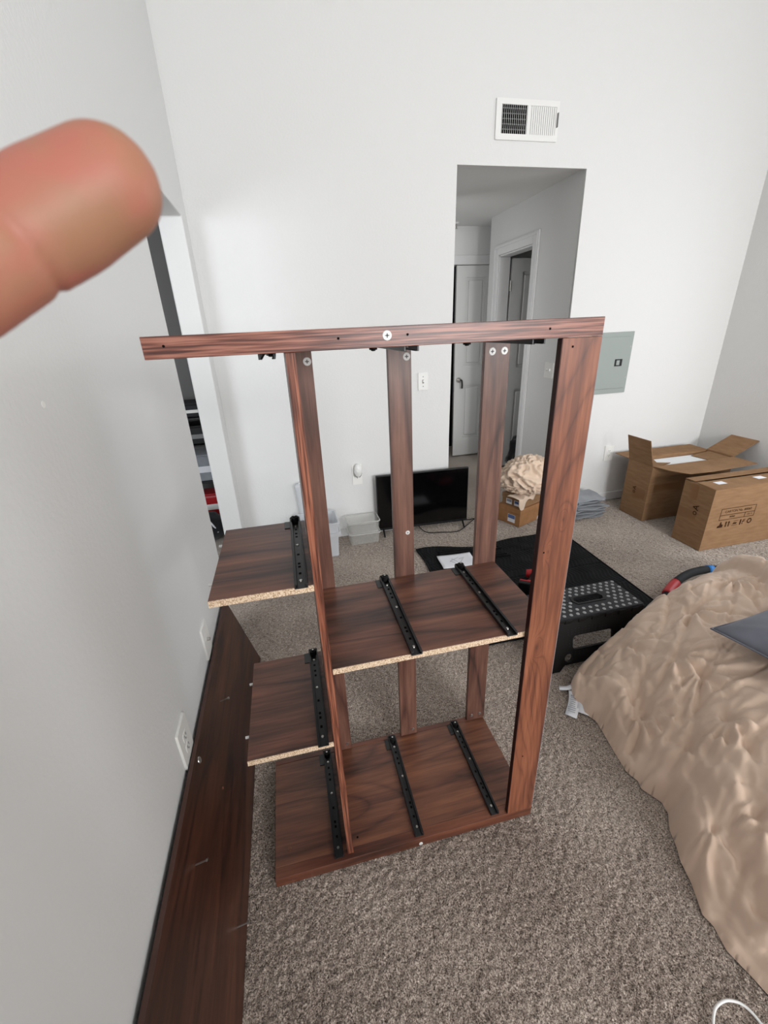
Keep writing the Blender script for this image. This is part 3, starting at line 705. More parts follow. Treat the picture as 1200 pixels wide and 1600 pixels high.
# ------------------------------------------------------------------ the two cardboard cartons
def flap(name, M, w, d, parent, mat='cardboard', notch=None, th=.005):
    o = [(0, 0), (w, 0), (w-.006, d), (.006, d)] if notch is None else notch
    return obj_me(name, flat_mesh([o], th, M), mat, parent)
def carton(name, label, x0, x1, y0, y1, h):
    t = thing(name, label, 'cardboard box', (x0, y0, 0)); W_, D_ = x1-x0, y1-y0
    bm = bmesh.new(); th = .006
    box(bm, 0, W_, 0, th, 0, h); box(bm, 0, W_, D_-th, D_, 0, h); box(bm, 0, th, th, D_-th, 0, h); box(bm, W_-th, W_, th, D_-th, 0, h); box(bm, th, W_-th, th, D_-th, 0, th)
    obj('body', bm, 'cardboard', t); return t, W_, D_, h
A, W_, D_, h = carton('cardboard_carton', 'open cardboard carton in the far corner, flaps up, white foam inside', 2.645, 3.40, 2.555, 2.80, .450)
z = h+.001
flap('flap', frameM((0, .003, z), (0, 1, 0), (-.28, 0, .96), (1, 0, .1)), D_-.006, .21, A)                                             # left end flap, upright
flap('flap', frameM((0, D_, z), (1, 0, 0), (-.0, .97, .02), (0, 0, 1)), W_, .175, A, notch=[(0, 0), (W_, 0), (W_-.0, .165), (.0, .165)])    # far flap
flap('flap', frameM((0, 0, z), (1, 0, 0), (0, -1, .012), (0, 0, 1)), W_, .265, A, notch=[(0, 0), (W_-.01, 0), (W_-.02, .20), (.30, .235), (.10, .225), (.035, .12)])
flap('flap', frameM((W_, .003, z), (0, 1, 0), (.80, -.22, .60), (0, 0, 1)), D_-.006, .22, A)
flap('inner_flap', frameM((W_-.01, .02, z-.01), (0, 1, 0), (-1, 0, -.06), (0, 0, 1)), D_-.05, .19, A, notch=[(0, 0), (D_-.05, 0), (D_-.07, .19), (.03, .17)])
flap('inner_flap', frameM((.01, .012, z-.014), (0, 1, 0), (1, 0, 0), (0, 0, 1)), D_-.03, .2, A, notch=[(0, 0), (D_-.03, 0), (D_-.03, .19), (.10, .13), (.06, .22), (.0, .03)])
obj('foam_insert', bx(.03, W_-.03, .02, D_-.02, .36, .425), 'foam', A, bevel=.004, label='white foam block showing in the open top')
obj('foam_block', bx(.03, W_-.03, .02, D_-.02, .012, .355), 'foam', A)
obj('packing_tape', bx(-.0012, -.0004, .02, .15, .17, .25), 'tape', A)
obj('packing_tape', bx(.05, .5, -.0012, -.0004, .245, .30), 'tape', A)
def stamp(parent, M, s=1):
    me = text_mesh('A', .06*s, M @ Matrix.Rotation(math.pi/2, 4, 'Z')); obj_me('stamp_mark', me, 'ink', parent)
    me = flat_mesh([circle(.0, -.04*s, .014*s), circle(.0, -.04*s, .009*s)], .0006, M); obj_me('stamp_mark', me, 'ink', parent)
stamp(A, frameM((-.0018, .13, .24), (0, -1, 0), (0, 0, 1), (-1, 0, 0)), .8)
B, W_, D_, h = carton('cardboard_carton', 'nearer cardboard carton with black printed symbols on its front, lid closed', 2.640, 3.40, 2.035, 2.265, .445)
z = h+.003
flap('flap', frameM((0, 0, z), (1, 0, 0), (0, 1, .0), (0, 0, 1)), W_, D_/2+.03, B)
flap('flap', frameM((0, D_, z+.006), (1, 0, 0), (0, -1, .03), (0, 0, 1)), W_, D_/2-.045, B)
flap('flap', frameM((W_, .003, z), (0, 1, 0), (.55, 0, .8), (1, 0, 0)), D_-.006, .13, B)
flap('inner_flap', frameM((.002, .003, z-.007), (0, 1, 0), (1, 0, -.0), (0, 0, 1)), D_-.006, .10, B)
for x, y in ((.10, .07), (.43, .07)): obj('white_tape', bx(x, x+.07, y, y+.045, z+.0030, z+.0036), 'paper', B)
obj('packing_tape', bx(-.0012, -.0004, .115, .165, h-.11, h-.01), 'tape', B); obj('packing_tape', bx(-.0016, -.0012, .09, D_-.005, .19, .25), 'tape', B)
stamp(B, frameM((-.0018, .10, .285), (0, -1, 0), (0, 0, 1), (-1, 0, 0)), 1.0)
# printed block on the front (drawn in the plane of the box face)
pm = frameM((.240, -.0006, .235), (1, 0, 0), (0, 0, 1), (0, -1, 0))
def pr_rect(a, b, c, d): return [(a, c), (b, c), (b, d), (a, d)]
e = .0035
frm = flat_mesh([pr_rect(-.145, .145, -.02, .065), pr_rect(-.145+e, .145-e, .018, .065-e), pr_rect(-.145+e, .063, -.02+e, .018-e), pr_rect(.063+e, .145-e, -.02+e, .018-e)], .0008, pm)
lb = obj_me('printed_frame', frm, 'ink', B, label='dark brown printed table')
obj_me('lettering', text_mesh('CARTON No. 80060', .025, pm @ Matrix.Translation((0, .039, 0))), 'ink', B)
obj_me('lettering', text_mesh('80060', .018, pm @ Matrix.Translation((-.04, -.001, 0))), 'ink', B)
obj_me('lettering', text_mesh('1.0 / 2', .018, pm @ Matrix.Translation((.104, -.001, 0))), 'ink', B)
icons = []
def poly(*p): return list(p)
yi = -.055
shapes = {'fragile': [[(-.022, -.02), (.022, -.02), (.022, .0), (.008, .006), (.006, .022), (-.002, .022), (-.006, .0), (-.022, -.008)]],
 'this_way_up': [[(-.018, -.02), (-.010, -.02), (-.010, .008), (-.004, .008), (-.014, .022), (-.024, .008), (-.018, .008)], [(.006, -.02), (.014, -.02), (.014, .008), (.020, .008), (.010, .022), (.0, .008), (.006, .008)]],
 'handle': [[(-.018, -.008), (.012, -.008), (.018, .002), (-.010, .005)], [(-.026, -.018), (.026, -.018), (.026, -.0155), (-.026, -.0155)], [(-.012, .014), (.026, .014), (.026, .0165), (-.012, .0165)]],
 'stack_limit': [[(-.02, -.02), (-.009, -.02), (-.009, .02), (-.02, .02)], [(0, -.004), (.02, .003), (.02, .010), (0, .006)], [(.0, -.018), (.008, -.018), (.006, -.006), (0, -.008)], [(.002, .012), (.024, .014), (.024, .018), (.002, .017)]],
 'recycle': [circle(0, 0, .02, 12), circle(0, 0, .012, 12)]}
for k, (nm, sh_) in enumerate(shapes.items()):
    obj_me('handling_symbol', flat_mesh(sh_, .0008, pm @ Matrix.Translation((-.122+k*.061, yi, 0))), 'ink', B)

# ------------------------------------------------------------------ moving blanket on the floor
def blanket():
    corner = [Vector((.80, 1.56, 0)), Vector((1.90, 1.55, 0)), Vector((1.935, 2.60, 0)), Vector((.785, 2.60, 0))]
    NX, NY = 150, 150; vs, fs = [], []
    for j in range(NY+1):
        for i in range(NX+1):
            u, v_ = i/NX, j/NY
            p = corner[0]*(1-u)*(1-v_)+corner[1]*u*(1-v_)+corner[2]*u*v_+corner[3]*(1-u)*v_
            x, y = p.x, p.y
            edge = min(u, 1-u, v_, 1-v_)
            if v_ > .8: y += (v_-.8)/.2*(.045*math.sin(u*5.2+2.2)-.01+.02*math.sin(u*13))
            if u < .1: x += (.1-u)*.12*math.sin(v_*9)
            # chevron quilting: rows of slanting stitches
            row = math.floor(v_*14); fr_ = v_*14-row
            d = (u*44+(fr_ if row % 2 == 0 else 1-fr_)*1.3) % 1.0
            q = abs(d-.5)*2
            hgt = .0075*(1-q**3)
            if fr_ < .04: hgt *= fr_/.04
            big = .006*noise.noise(Vector((x*4, y*4, 0)))+.004*noise.noise(Vector((x*11, y*11, 3)))
            z = .006+hgt+max(0, big)
            if edge < .012: z = .005
            vs.append((x, y, z))
    n_ = NX+1
    for j in range(NY):
        for i in range(NX): fs.append((j*n_+i, j*n_+i+1, (j+1)*n_+i+1, (j+1)*n_+i))
    me = bpy.data.meshes.new('moving_blanket'); me.from_pydata(vs, [], fs)
    t = thing('moving_blanket', 'black quilted moving blanket spread on the carpet', 'blanket', (0, 0, 0))
    obj_me('quilted_cloth', me, 'blanket', t, smooth=True)
    # bound hem all around
    def at(u, v_): return vs[min(NY, round(v_*NY))*n_+min(NX, round(u*NX))]
    path = [at(k/30, 0) for k in range(30)]+[at(1, k/30) for k in range(30)]+[at(1-k/30, 1) for k in range(30)]+[at(0, 1-k/30) for k in range(31)]
    obj('hem', tube(bmesh.new(), [(p[0], p[1], .006) for p in path], .006, 6), 'blanket', t, smooth=True)
blanket()
zt = .016
t = thing('instruction_sheet', 'white instruction sheet with a faint line drawing on the black blanket', 'paper', (1.0, 2.365, zt+.004), -.06)
bm = bmesh.new(); G = 10; gv = [[bm.verts.new((-.12+.24*i/G, -.085+.17*j/G, .0012+.012*(i/G-.5)**2+.002*math.sin(j*.7))) for j in range(G+1)] for i in range(G+1)]
for i in range(G):
    for j in range(G): bm.faces.new((gv[i][j], gv[i+1][j], gv[i+1][j+1], gv[i][j+1]))
o = obj('page', bm, 'paper', t, smooth=True); s_ = o.modifiers.new('s', 'SOLIDIFY'); s_.thickness = .0015
bm = bmesh.new()
for a, b, c, d in ((-.05, .0, .02, .04), (-.03, .03, .0, -.02), (0, -.05, .05, .02), (.02, .02, .06, .03), (.0, -.03, .03, -.05), (-.05, .0, -.02, -.03)): tube(bm, [(a, b, .0045), (c, d, .0045)], .0008, 5)
obj('line_drawing', bm, 'grey_ink', t)
for lab, x, y, L_, rz in (('long black steel drawer rail lying behind the instruction sheet', 1.045, 2.485, .25, -.06), ('short black steel rail on the blanket right of the rear slat', 1.28, 2.35, .20, -.12), ('black rail lying at the back of the blanket, farthest from the camera', 1.29, 2.455, .16, .02)):
    t = thing('drawer_rail', lab, 'rail', (x, y, zt), rz, 'loose drawer rails on the blanket')
    bm = bmesh.new(); box(bm, -L_/2, L_/2, -.014, .014, 0, .002); box(bm, -L_/2, L_/2, -.014, -.011, 0, .014); box(bm, -L_/2, L_/2, .011, .014, 0, .014)
    obj('channel', bm, 'black_steel', t); obj('roller', cyl(bmesh.new(), (L_/2-.015, 0, .002), (L_/2-.015, 0, .014), .008, n=12), 'rubber', t)

# cordless drill lying on the blanket
t = thing('cordless_drill', 'red and black cordless drill lying on the black blanket', 'drill', (1.325, 1.94, .017), -.64)
def lying(bm, zc=.035):
    for q in bm.verts: q.co = Vector((-q.co.x, q.co.y, q.co.z+zc))
    return bm
bm = tube(bmesh.new(), [(-.10, .10, 0), (-.095, .10, 0), (-.02, .095, 0), (.03, .09, 0), (.06, .088, 0)], [.022, .031, .033, .03, .024], 16)
obj('motor_housing', lying(bm), 'red_plastic', t, smooth=True)
bm = tube(bmesh.new(), [(-.155, .104, 0), (-.15, .104, 0), (-.12, .102, 0), (-.10, .10, 0)], [.010, .017, .020, .024], 14)
obj('chuck', lying(bm), 'black_steel', t, smooth=True)
bm = tube(bmesh.new(), [(.02, .09, 0), (.015, .05, 0), (.02, 0, 0), (.03, -.04, 0)], [.022, .018, .018, .022], 12)
for q in bm.verts: q.co.z *= 1.1
obj('handle', lying(bm), 'rubber', t, smooth=True)
bm = tube(bmesh.new(), [(-.016, .05, 0), (-.008, .045, 0), (.0, .045, 0)], [.006, .009, .008], 10); obj('trigger', lying(bm), 'red_plastic', t, smooth=True)
bm = bx(-.045, .085, -.085, -.045, -.033, .033); obj('battery', lying(bm), 'black_plastic', t, bevel=.007)
bm = bx(-.04, .08, -.060, -.048, .031, .036); obj('battery_stripe', lying(bm), 'red_plastic', t, bevel=.002, label='red stripe on the black battery')
bm = tube(bmesh.new(), [(.0, -.03, .0), (.035, -.038, .0)], [.026, .03], 12); obj('grip_collar', lying(bm), 'red_plastic', t, smooth=True)

# ------------------------------------------------------------------ folding step stool
SX0, SX1, SY0, SY1, SH = 1.02, 1.515, 1.350, 1.560, .265
t = thing('step_stool', 'black folding step stool with grey dotted top beside the comforter', 'step stool', (SX0, SY0, 0))
sw, sd = SX1-SX0, SY1-SY0
slot = rrect(.205, .345, .083, .117, .012, 4)
half = sd/2
front = [(0, 0), (sw, 0), (sw, half-.002), (0, half-.002)]
# near and far halves, cut around the shared handle slot
def half_panel(lo, hi):
    a, b, c0 = .197, .353, .022
    if lo == 0: return [[(0, 0), (sw, 0), (sw, half-.0015), (b, half-.0015), (b-.012, half-c0), (a+.012, half-c0), (a, half-.0015), (0, half-.0015)]]
    return [[(0, half+.0015), (a, half+.0015), (a+.012, half+c0), (b-.012, half+c0), (b, half+.0015), (sw, half+.0015), (sw-.006, sd), (.006, sd)]]
for k in (0, 1):
    obj_me('top_panel', flat_mesh(half_panel(k, 0), .014, Matrix.Translation((0, 0, SH-.007))), 'step_top', t, bevel=.002)
rimo = [(.185, half), (.20, half-.03), (.35, half-.03), (.365, half), (.35, half+.03), (.20, half+.03)]
rimi = [(.198, half), (.209, half-.021), (.341, half-.021), (.352, half), (.341, half+.021), (.209, half+.021)]
obj_me('handle_rim', flat_mesh([rimo, rimi], .004, Matrix.Translation((0, 0, SH+.002))), 'black_plastic', t)
bm = bmesh.new(); rowy = [.016, .045, .072, .095, .122, .148, .174, .197]
for r_, y in enumerate(rowy):
    for i in range(15):
        x = .018+i*.0345+(.017 if r_ % 2 else 0)
        if x > sw-.01: continue
        if .18 < x < .37 and abs(y-half) < .037: continue
        cyl(bm, (x, y, SH), (x, y, SH+.0022), .0085, .007, 10)
o = obj('grip_dots', bm, 'dot_grey', t); o['kind'] = 'stuff'
# castellated skirt under the top
bm = bmesh.new()
box(bm, 0, sw, -.003, .006, SH-.022, SH-.008)
for i in range(7): box(bm, .01+i*.07, .045+i*.07, -.006, .006, SH-.030, SH-.010)
obj('front_skirt', bm, 'black_plastic', t, bevel=.001)
def leg_panel(y_top, y_bot, name, rear):
    Hh = SH-.02
    outline = [(0-.02, 0), (.06, 0), (.085, .028), (sw-.085, .028), (sw-.06, 0), (sw+.02, 0), (sw, Hh), (0, Hh)]
    slot_ = rrect(.125, .335, .100, .170, .02, 5) if not rear else rrect(.04, sw-.04, .09, .20, .02, 5); hole_ = circle(.105, .062, .021); hole2 = circle(sw-.105, .062, .021)
    dy = (y_bot-y_top)/Hh; v_ = Vector((0, -dy, 1)).normalized(); n_ = Vector((0, -1, -dy)).normalized() if False else Vector((1, 0, 0)).cross(v_)*1
    M = frameM((0, y_bot, 0), (1, 0, 0), v_, Vector((1, 0, 0)).cross(v_))
    p = obj_me(name, flat_mesh([outline, slot_, hole_, hole2], .012, M), 'black_plastic', t, bevel=.0015)
    bm = bmesh.new()
    for i in range(12):
        for z_ in (.205, .192, .180):
            c = M @ Vector((.10+i*.018, z_, .006)); cyl(bm, c, c+(M.to_3x3() @ Vector((0, 0, .0015))), .0028, n=6)
    for i in range(5):
        for z_ in (.088, .076): c = M @ Vector((.12+i*.02, z_, .006)); cyl(bm, c, c+(M.to_3x3() @ Vector((0, 0, .0015))), .0028, n=6)
    for z_ in (.12, .135, .15): c = M @ Vector((.108, z_, .006)); cyl(bm, c, c+(M.to_3x3() @ Vector((0, 0, .0015))), .0028, n=6)
    o = obj('molded_studs', bm, 'step_top', p); o['kind'] = 'stuff'
leg_panel(.008, -.040, 'front_leg_panel', 0); leg_panel(sd-.008, sd+.05, 'rear_leg_panel', 1)
for x in (.0, sw-.012):
    M = None; bm = prism(bmesh.new(), [(-.036, 0), (-.012, 0), (.025, SH-.04), (sd-.025, SH-.04), (sd+.02, 0), (sd+.045, 0), (sd-.004, SH-.016), (.004, SH-.016)], 0, x, x+.012)
    obj('side_panel', bm, 'black_plastic', t, bevel=.001)
obj('side_button', cyl(bmesh.new(), (.015, .1, SH-.0), (.015, .1, SH+.004), .006, n=14), 'white_plastic', t)

# ------------------------------------------------------------------ curved red, black and blue handle behind the comforter
P_ = smooth_path([(1.93, 1.60, .024), (2.02, 1.66, .045), (2.14, 1.71, .066), (2.27, 1.74, .072), (2.40, 1.74, .066), (2.54, 1.70, .046), (2.64, 1.66, .024)], 8)
t = thing('curved_handle', 'curved dark grey foam handle with red end and blue band behind the comforter', 'handle', (0, 0, 0))
def seg(name, a, b, r, mat, **k): obj(name, tube(bmesh.new(), P_[a:b], r, 14), mat, t, smooth=True, **k)
n_ = len(P_)
seg('foam_tube', 13, n_, .024, 'dark_hose'); seg('end_grip', 5, 14, .0265, 'red_plastic', label='red end section'); seg('end_plug', 0, 6, .021, 'rubber'); seg('band', 30, 33, .0275, 'blue_plastic', label='bright blue band')

# ------------------------------------------------------------------ comforter
def comforter():
    cps = np.array([(1.459, 1.275, .31), (1.621, 1.323, .35), (1.805, 1.337, .38), (1.914, 1.301, .42), (1.966, 1.187, .43), (1.511, 1.113, .39), (1.541, .863, .44), (1.423, .921, .42), (1.300, 1.205, .215), (1.202, 1.205, .15), (1.150, 1.20, .105), (1.386, 1.255, .265), (1.298, .974, .34), (1.144, .911, .16), (1.162, .747, .24), (1.234, .713, .32), (1.247, .612, .36), (1.116, .566, .25), (1.093, .456, .24), (1.043, .539, .15), (.995, .338, .10), (.995, .414, .08), (1.086, .722, .13), (1.115, 1.137, .10), (1.096, .998, .11), (1.073, .827, .06), (1.058, .452, .15), (1.307, .826, .36), (1.403, .747, .41),
        (1.8, .8, .46), (2.1, .5, .45), (2.2, 1.0, .42), (1.6, .5, .44), (1.35, .3, .38), (1.8, .1, .42), (2.3, 0.1, .36), (1.3, 0.0, .32), (2.5, .6, .28), (2.35, 1.35, .20), (2.0, 1.5, .14), (1.7, 1.45, .12), (2.6, 1.1, .10), (1.05, .12, .12), (1.05, -.1, .14), (2.5, -.2, .1), (1.8, -.25, .16)])
    bd = np.array([(1.10, 1.245), (1.066, 1.212), (1.045, 1.17), (1.038, 1.147), (1.052, 1.11), (1.040, 1.077), (1.060, 1.03), (1.052, .985), (1.035, .899), (1.022, .82), (1.036, .78), (1.026, .755), (1.056, .70), (1.048, .665), (1.012, .622), (.992, .575), (.974, .545), (.958, .493), (.925, .425), (.932, .40), (.920, .352), (.935, .296), (.95, .22), (.97, .1), (.93, -.05), (.98, -.22), (1.2, -.33), (1.6, -.38), (2.1, -.36), (2.5, -.33), (2.66, -.1), (2.7, .3), (2.68, .7), (2.72, 1.1), (2.62, 1.4), (2.4, 1.52), (2.1, 1.60), (1.95, 1.56), (1.8, 1.52), (1.64, 1.48), (1.56, 1.42), (1.525, 1.318), (1.35, 1.302), (1.22, 1.292), (1.14, 1.275)])
    # thin-plate interpolation of the heights
    P, zv = cps[:, :2], cps[:, 2]
    def U(r): return np.where(r > 1e-9, r*r*np.log(np.maximum(r, 1e-9)), 0)
    K = U(np.linalg.norm(P[:, None]-P[None], axis=-1))+np.eye(len(P))*.004; Q = np.c_[np.ones(len(P)), P]
    Amat = np.block([[K, Q], [Q.T, np.zeros((3, 3))]]); sol = np.linalg.solve(Amat, np.r_[zv, 0, 0, 0])
    st = .0058; xs = np.arange(.90, 2.76, st); ys = np.arange(-.42, 1.64, st); X, Y = np.meshgrid(xs, ys); S = np.stack([X.ravel(), Y.ravel()], -1)
    Hh = U(np.linalg.norm(S[:, None]-P[None], axis=-1)) @ sol[:len(P)] + np.c_[np.ones(len(S)), S] @ sol[len(P):]
    # distance to outline
    B2 = np.roll(bd, -1, 0); dmin = np.full(len(S), 9.); inside = np.zeros(len(S), bool)
    for a, b in zip(bd, B2):
        ab = b-a; tt = np.clip(((S-a) @ ab)/(ab @ ab), 0, 1); dmin = np.minimum(dmin, np.linalg.norm(S-(a+tt[:, None]*ab), axis=1))
        c_ = ((a[1] > S[:, 1]) != (b[1] > S[:, 1])) & (S[:, 0] < (b[0]-a[0])*(S[:, 1]-a[1])/((b[1]-a[1]) if b[1] != a[1] else 1e-9)+a[0]); inside ^= c_
    d = np.where(inside, dmin, -dmin)
    Hh = np.clip(Hh, .045, .5)
    # wrinkles -----------------------------------------------------
    def wn(sx, sy, ox, ang=0, o=3):
        c, s = math.cos(ang), math.sin(ang); out = np.empty(len(S))
        xr = (S[:, 0]*c+S[:, 1]*s)*sx; yr = (-S[:, 0]*s+S[:, 1]*c)*sy
        nz = noise.noise; amp = 1; out[:] = 0
        for k in range(o):
            f = 2**k; out += amp*np.array([nz((a*f+ox, b*f, ox)) for a, b in zip(xr, yr)]); amp *= .5
        return out
    act = d > -.01
    w1 = wn(1.6, 5.5, 3.1, .35, 2); w2 = wn(4.5, 13, 7.7, -.75, 2); w3 = wn(3, 12, 12.3, 1.15, 2); w4 = wn(2, 2, 20.1, 0, 1); w5 = wn(2, 2, 31.7, 0, 1)
    def crease(n, wd): return np.exp(-(n/wd)**2)
    m4 = np.clip(.5+1.6*w4, 0, 1); m5 = np.clip(.5+1.6*w5, 0, 1)
    wr = .010*w1+.004*w2 - .011*crease(w1, .03) + .004*crease(w1-.08, .04) - .010*crease(w2, .045)*m4 - .012*crease(w3, .035)*m5 + .004*crease(w2-.12, .05)*m4 + .005*crease(w3-.10, .04)*m5
    pins = [(1.511, 1.113), (1.275, 1.18), (1.298, .974), (1.144, .911), (1.162, .747), (1.234, .713), (1.308, .878), (1.043, .539), (1.62, .95), (1.42, .55), (1.75, 1.17), (1.30, .38), (1.56, .28), (1.85, .85), (1.12, .30)]
    pin = np.zeros(len(S)); rad = np.zeros(len(S))
    for k, (px_, py_) in enumerate(pins):
        dx, dy = S[:, 0]-px_, S[:, 1]-py_; r = np.hypot(dx, dy)+1e-6; th = np.arctan2(dy, dx)
        nf = 9+(k % 4)
        pin -= .022*np.exp(-(r/.018)**2)
        cs = np.cos(nf*th+k*1.3+1.6*np.sin(2*th+k)+.8*np.sin(r*30+k)); cs = np.sign(cs)*np.abs(cs)**1.6; asym = .4+.6*np.clip(np.cos(th+1.9), -.4, 1)
        rad += .017*cs*asym*np.exp(-((r-.055)/.075)**2)*np.minimum(1, r/.02)
    seam = np.zeros(len(S))
    for a, b in ((0, 2), (1, 2), (2, 6), (2, 3), (3, 4), (6, 4), (6, 5), (4, 7), (0, 1), (5, 9), (9, 6), (8, 0), (8, 6), (9, 11), (7, 11), (8, 13), (10, 0), (11, 14), (11, 12), (1, 3)):
        a, b = np.array(pins[a]), np.array(pins[b]); ab = b-a; tt = np.clip(((S-a) @ ab)/(ab @ ab), 0, 1)
        bow = .02*np.sin(np.pi*tt); q = S-(a+tt[:, None]*ab); dd = np.abs(q[:, 0]*(-ab[1])+q[:, 1]*ab[0])/np.linalg.norm(ab); dd = np.abs(dd-bow*.0)
        end = np.linalg.norm(q, axis=1); seam = np.minimum(seam, -.013*np.exp(-(end/.009)**2)*(1-.35*np.sin(np.pi*tt)))
    # thick rolled fold running from the crest towards the camera
    def ridge(pts, hgt, wdt):
        out = np.zeros(len(S)); best = np.full(len(S), 9.)
        pts = [np.array(p) for p in pts]
        for a, b in zip(pts, pts[1:]):
            ab = b-a; tt = np.clip(((S-a) @ ab)/(ab @ ab), 0, 1); best = np.minimum(best, np.linalg.norm(S-(a+tt[:, None]*ab), axis=1))
        return hgt*np.sqrt(np.clip(1-(best/wdt)**2, 0, 1))
    rolls = ridge([(1.93, 1.33), (1.92, 1.24), (1.88, 1.12), (1.80, 1.0), (1.78, .9)], .075, .055)
    rolls += ridge([(1.08, 1.21), (1.10, 1.12), (1.13, 1.05), (1.11, .98), (1.075, .9)], .035, .035)
    rolls += ridge([(1.04, .74), (1.06, .66), (1.02, .56), (.985, .46), (.975, .34)], .022, .026)
    rolls += ridge([(1.13, .62), (1.09, .53), (1.06, .42), (1.05, .30)], .018, .022)
    rolls += ridge([(1.10, .88), (1.09, .78), (1.12, .70)], .016, .022)
    # long hanging folds that run from the crest down to the hem on the near side
    c_, s_ = math.cos(-.62), math.sin(-.62)
    along = S[:, 0]*c_-S[:, 1]*s_; across = S[:, 0]*s_+S[:, 1]*c_
    ph = across*34+2.2*w4+1.1*w1; dr = np.sin(ph)+.5*np.sin(2.3*ph+1)
    dr = np.sign(dr)*np.abs(dr/1.5)**.7 - 1.1*crease(np.sin(ph*.5+.7), .12)
    drape = .013*dr*np.clip(1.5-d*4.5, 0, 1)*np.clip(d*14, 0, 1)*np.clip(.4+1.2*m5, 0, 1)
    hem = -.016*crease(d-(.040+.012*w1+.02*w4), .0065)-.012*crease(d-(.085+.03*w4+.015*w2), .007)*np.clip(.3+1.4*m4, 0, 1)-.010*crease(d-(.14+.04*w5), .007)*m5
    hem *= np.clip((1.25-S[:, 0])/.1, 0, 1)
    zz = hem+Hh+wr+pin+rad+seam+rolls+drape
    # roll the rim down to the floor
    rim = .055; k = np.clip(d/rim, 0, 1); lip = np.sqrt(np.clip(1-(1-k)**2, 0, 1))
    steep = np.clip((S[:, 1]-1.12)/.08, 0, 1)*np.clip((1.60-S[:, 0])/.06, 0, 1)
    rim_ = .055-.03*steep; k = np.clip(d/rim_, 0, 1); lip = np.sqrt(np.clip(1-(1-k)**2, 0, 1))
    slope = .02+np.clip(d, 0, 1)*(3.5+7*steep)
    zz = np.minimum(zz, .028+slope*1.0)*lip
    zz = np.maximum(zz, .0015)
    ny, nx = X.shape; idx = -np.ones(len(S), int)
    Zg = zz.reshape(ny, nx); 
    for _ in range(1): Zg[1:-1, 1:-1] = (Zg[1:-1, 1:-1]*4+Zg[:-2, 1:-1]+Zg[2:, 1:-1]+Zg[1:-1, :-2]+Zg[1:-1, 2:])/8
    zz = Zg.ravel()
    use = d > -st*.7
    # snap rim vertices onto the outline for a clean edge
    Sx = S.copy(); rimv = use & (d < st*.7)
    for i in np.where(rimv)[0]:
        best, bp = 9, None
        for a, b in zip(bd, B2):
            ab = b-a; tt = min(1, max(0, ((S[i]-a) @ ab)/(ab @ ab))); q = a+tt*ab; dd = np.hypot(*(S[i]-q))
            if dd < best: best, bp = dd, q
        Sx[i] = bp; zz[i] = .001
    idx[use] = np.arange(use.sum()); vs = np.c_[Sx[use], zz[use]]
    g = idx.reshape(ny, nx); a, b, c, e_ = g[:-1, :-1], g[:-1, 1:], g[1:, 1:], g[1:, :-1]
    ok = (a >= 0) & (b >= 0) & (c >= 0) & (e_ >= 0); fs = np.stack([a[ok], b[ok], c[ok], e_[ok]], -1)
    me = bpy.data.meshes.new('comforter'); me.from_pydata(vs.tolist(), [], fs.tolist()); me.validate()
    t = thing('comforter', 'rumpled beige pintuck comforter heaped on the carpet at the right', 'comforter', (0, 0, 0))
    o = obj_me('cover', me, 'comforter', t, smooth=True)
    return t
CF = comforter()
def tagstrip(pts, w, mat, name, label=None, lines=0):
    """a ribbon tag lying along a path on the carpet"""
    P = smooth_path(pts, 5); bm = bmesh.new(); rows = []
    for i, p in enumerate(P):
        d = (P[min(i+1, len(P)-1)]-P[max(i-1, 0)]).normalized(); s = d.cross(Vector((0, 0, 1))).normalized()
        rows.append((bm.verts.new(p-s*w/2), bm.verts.new(p+s*w/2)))
    for A_, B_ in zip(rows, rows[1:]): bm.faces.new((A_[0], A_[1], B_[1], B_[0]))
    o = obj(name, bm, mat, CF, smooth=True, label=label); s_ = o.modifiers.new('s', 'SOLIDIFY'); s_.thickness = .0012
    if lines:
        a, b = P[0], P[-1]; dd = (b-a); n = lines
        s = dd.normalized().cross(Vector((0, 0, 1))).normalized(); bm = bmesh.new()
        for k in range(n):
            t_ = .25+.68*k/n; c = a+dd*t_+Vector((0, 0, .006))
            hw = w*.36*(.6+.4*random.random()); th = .0016 if k else .0035
            vv = [bm.verts.new(c-s*hw-dd.normalized()*th), bm.verts.new(c+s*hw-dd.normalized()*th), bm.verts.new(c+s*hw+dd.normalized()*th), bm.verts.new(c-s*hw+dd.normalized()*th)]
            bm.faces.new(vv)
        obj('tag_print', bm, 'grey_ink', o)
tagstrip([(1.065, 1.18, .012), (1.03, 1.13, .006), (.975, 1.075, .004)], .045, 'paper', 'care_tag', 'white printed care tag', 9)
tagstrip([(1.08, 1.12, .014), (1.055, 1.10, .007), (1.03, 1.075, .004)], .05, 'paper', 'care_tag', 'second white care tag behind the first')
tagstrip([(1.075, 1.20, .02), (1.045, 1.20, .015), (1.015, 1.215, .008)], .022, 'paper', 'care_tag', 'small white loop tag')

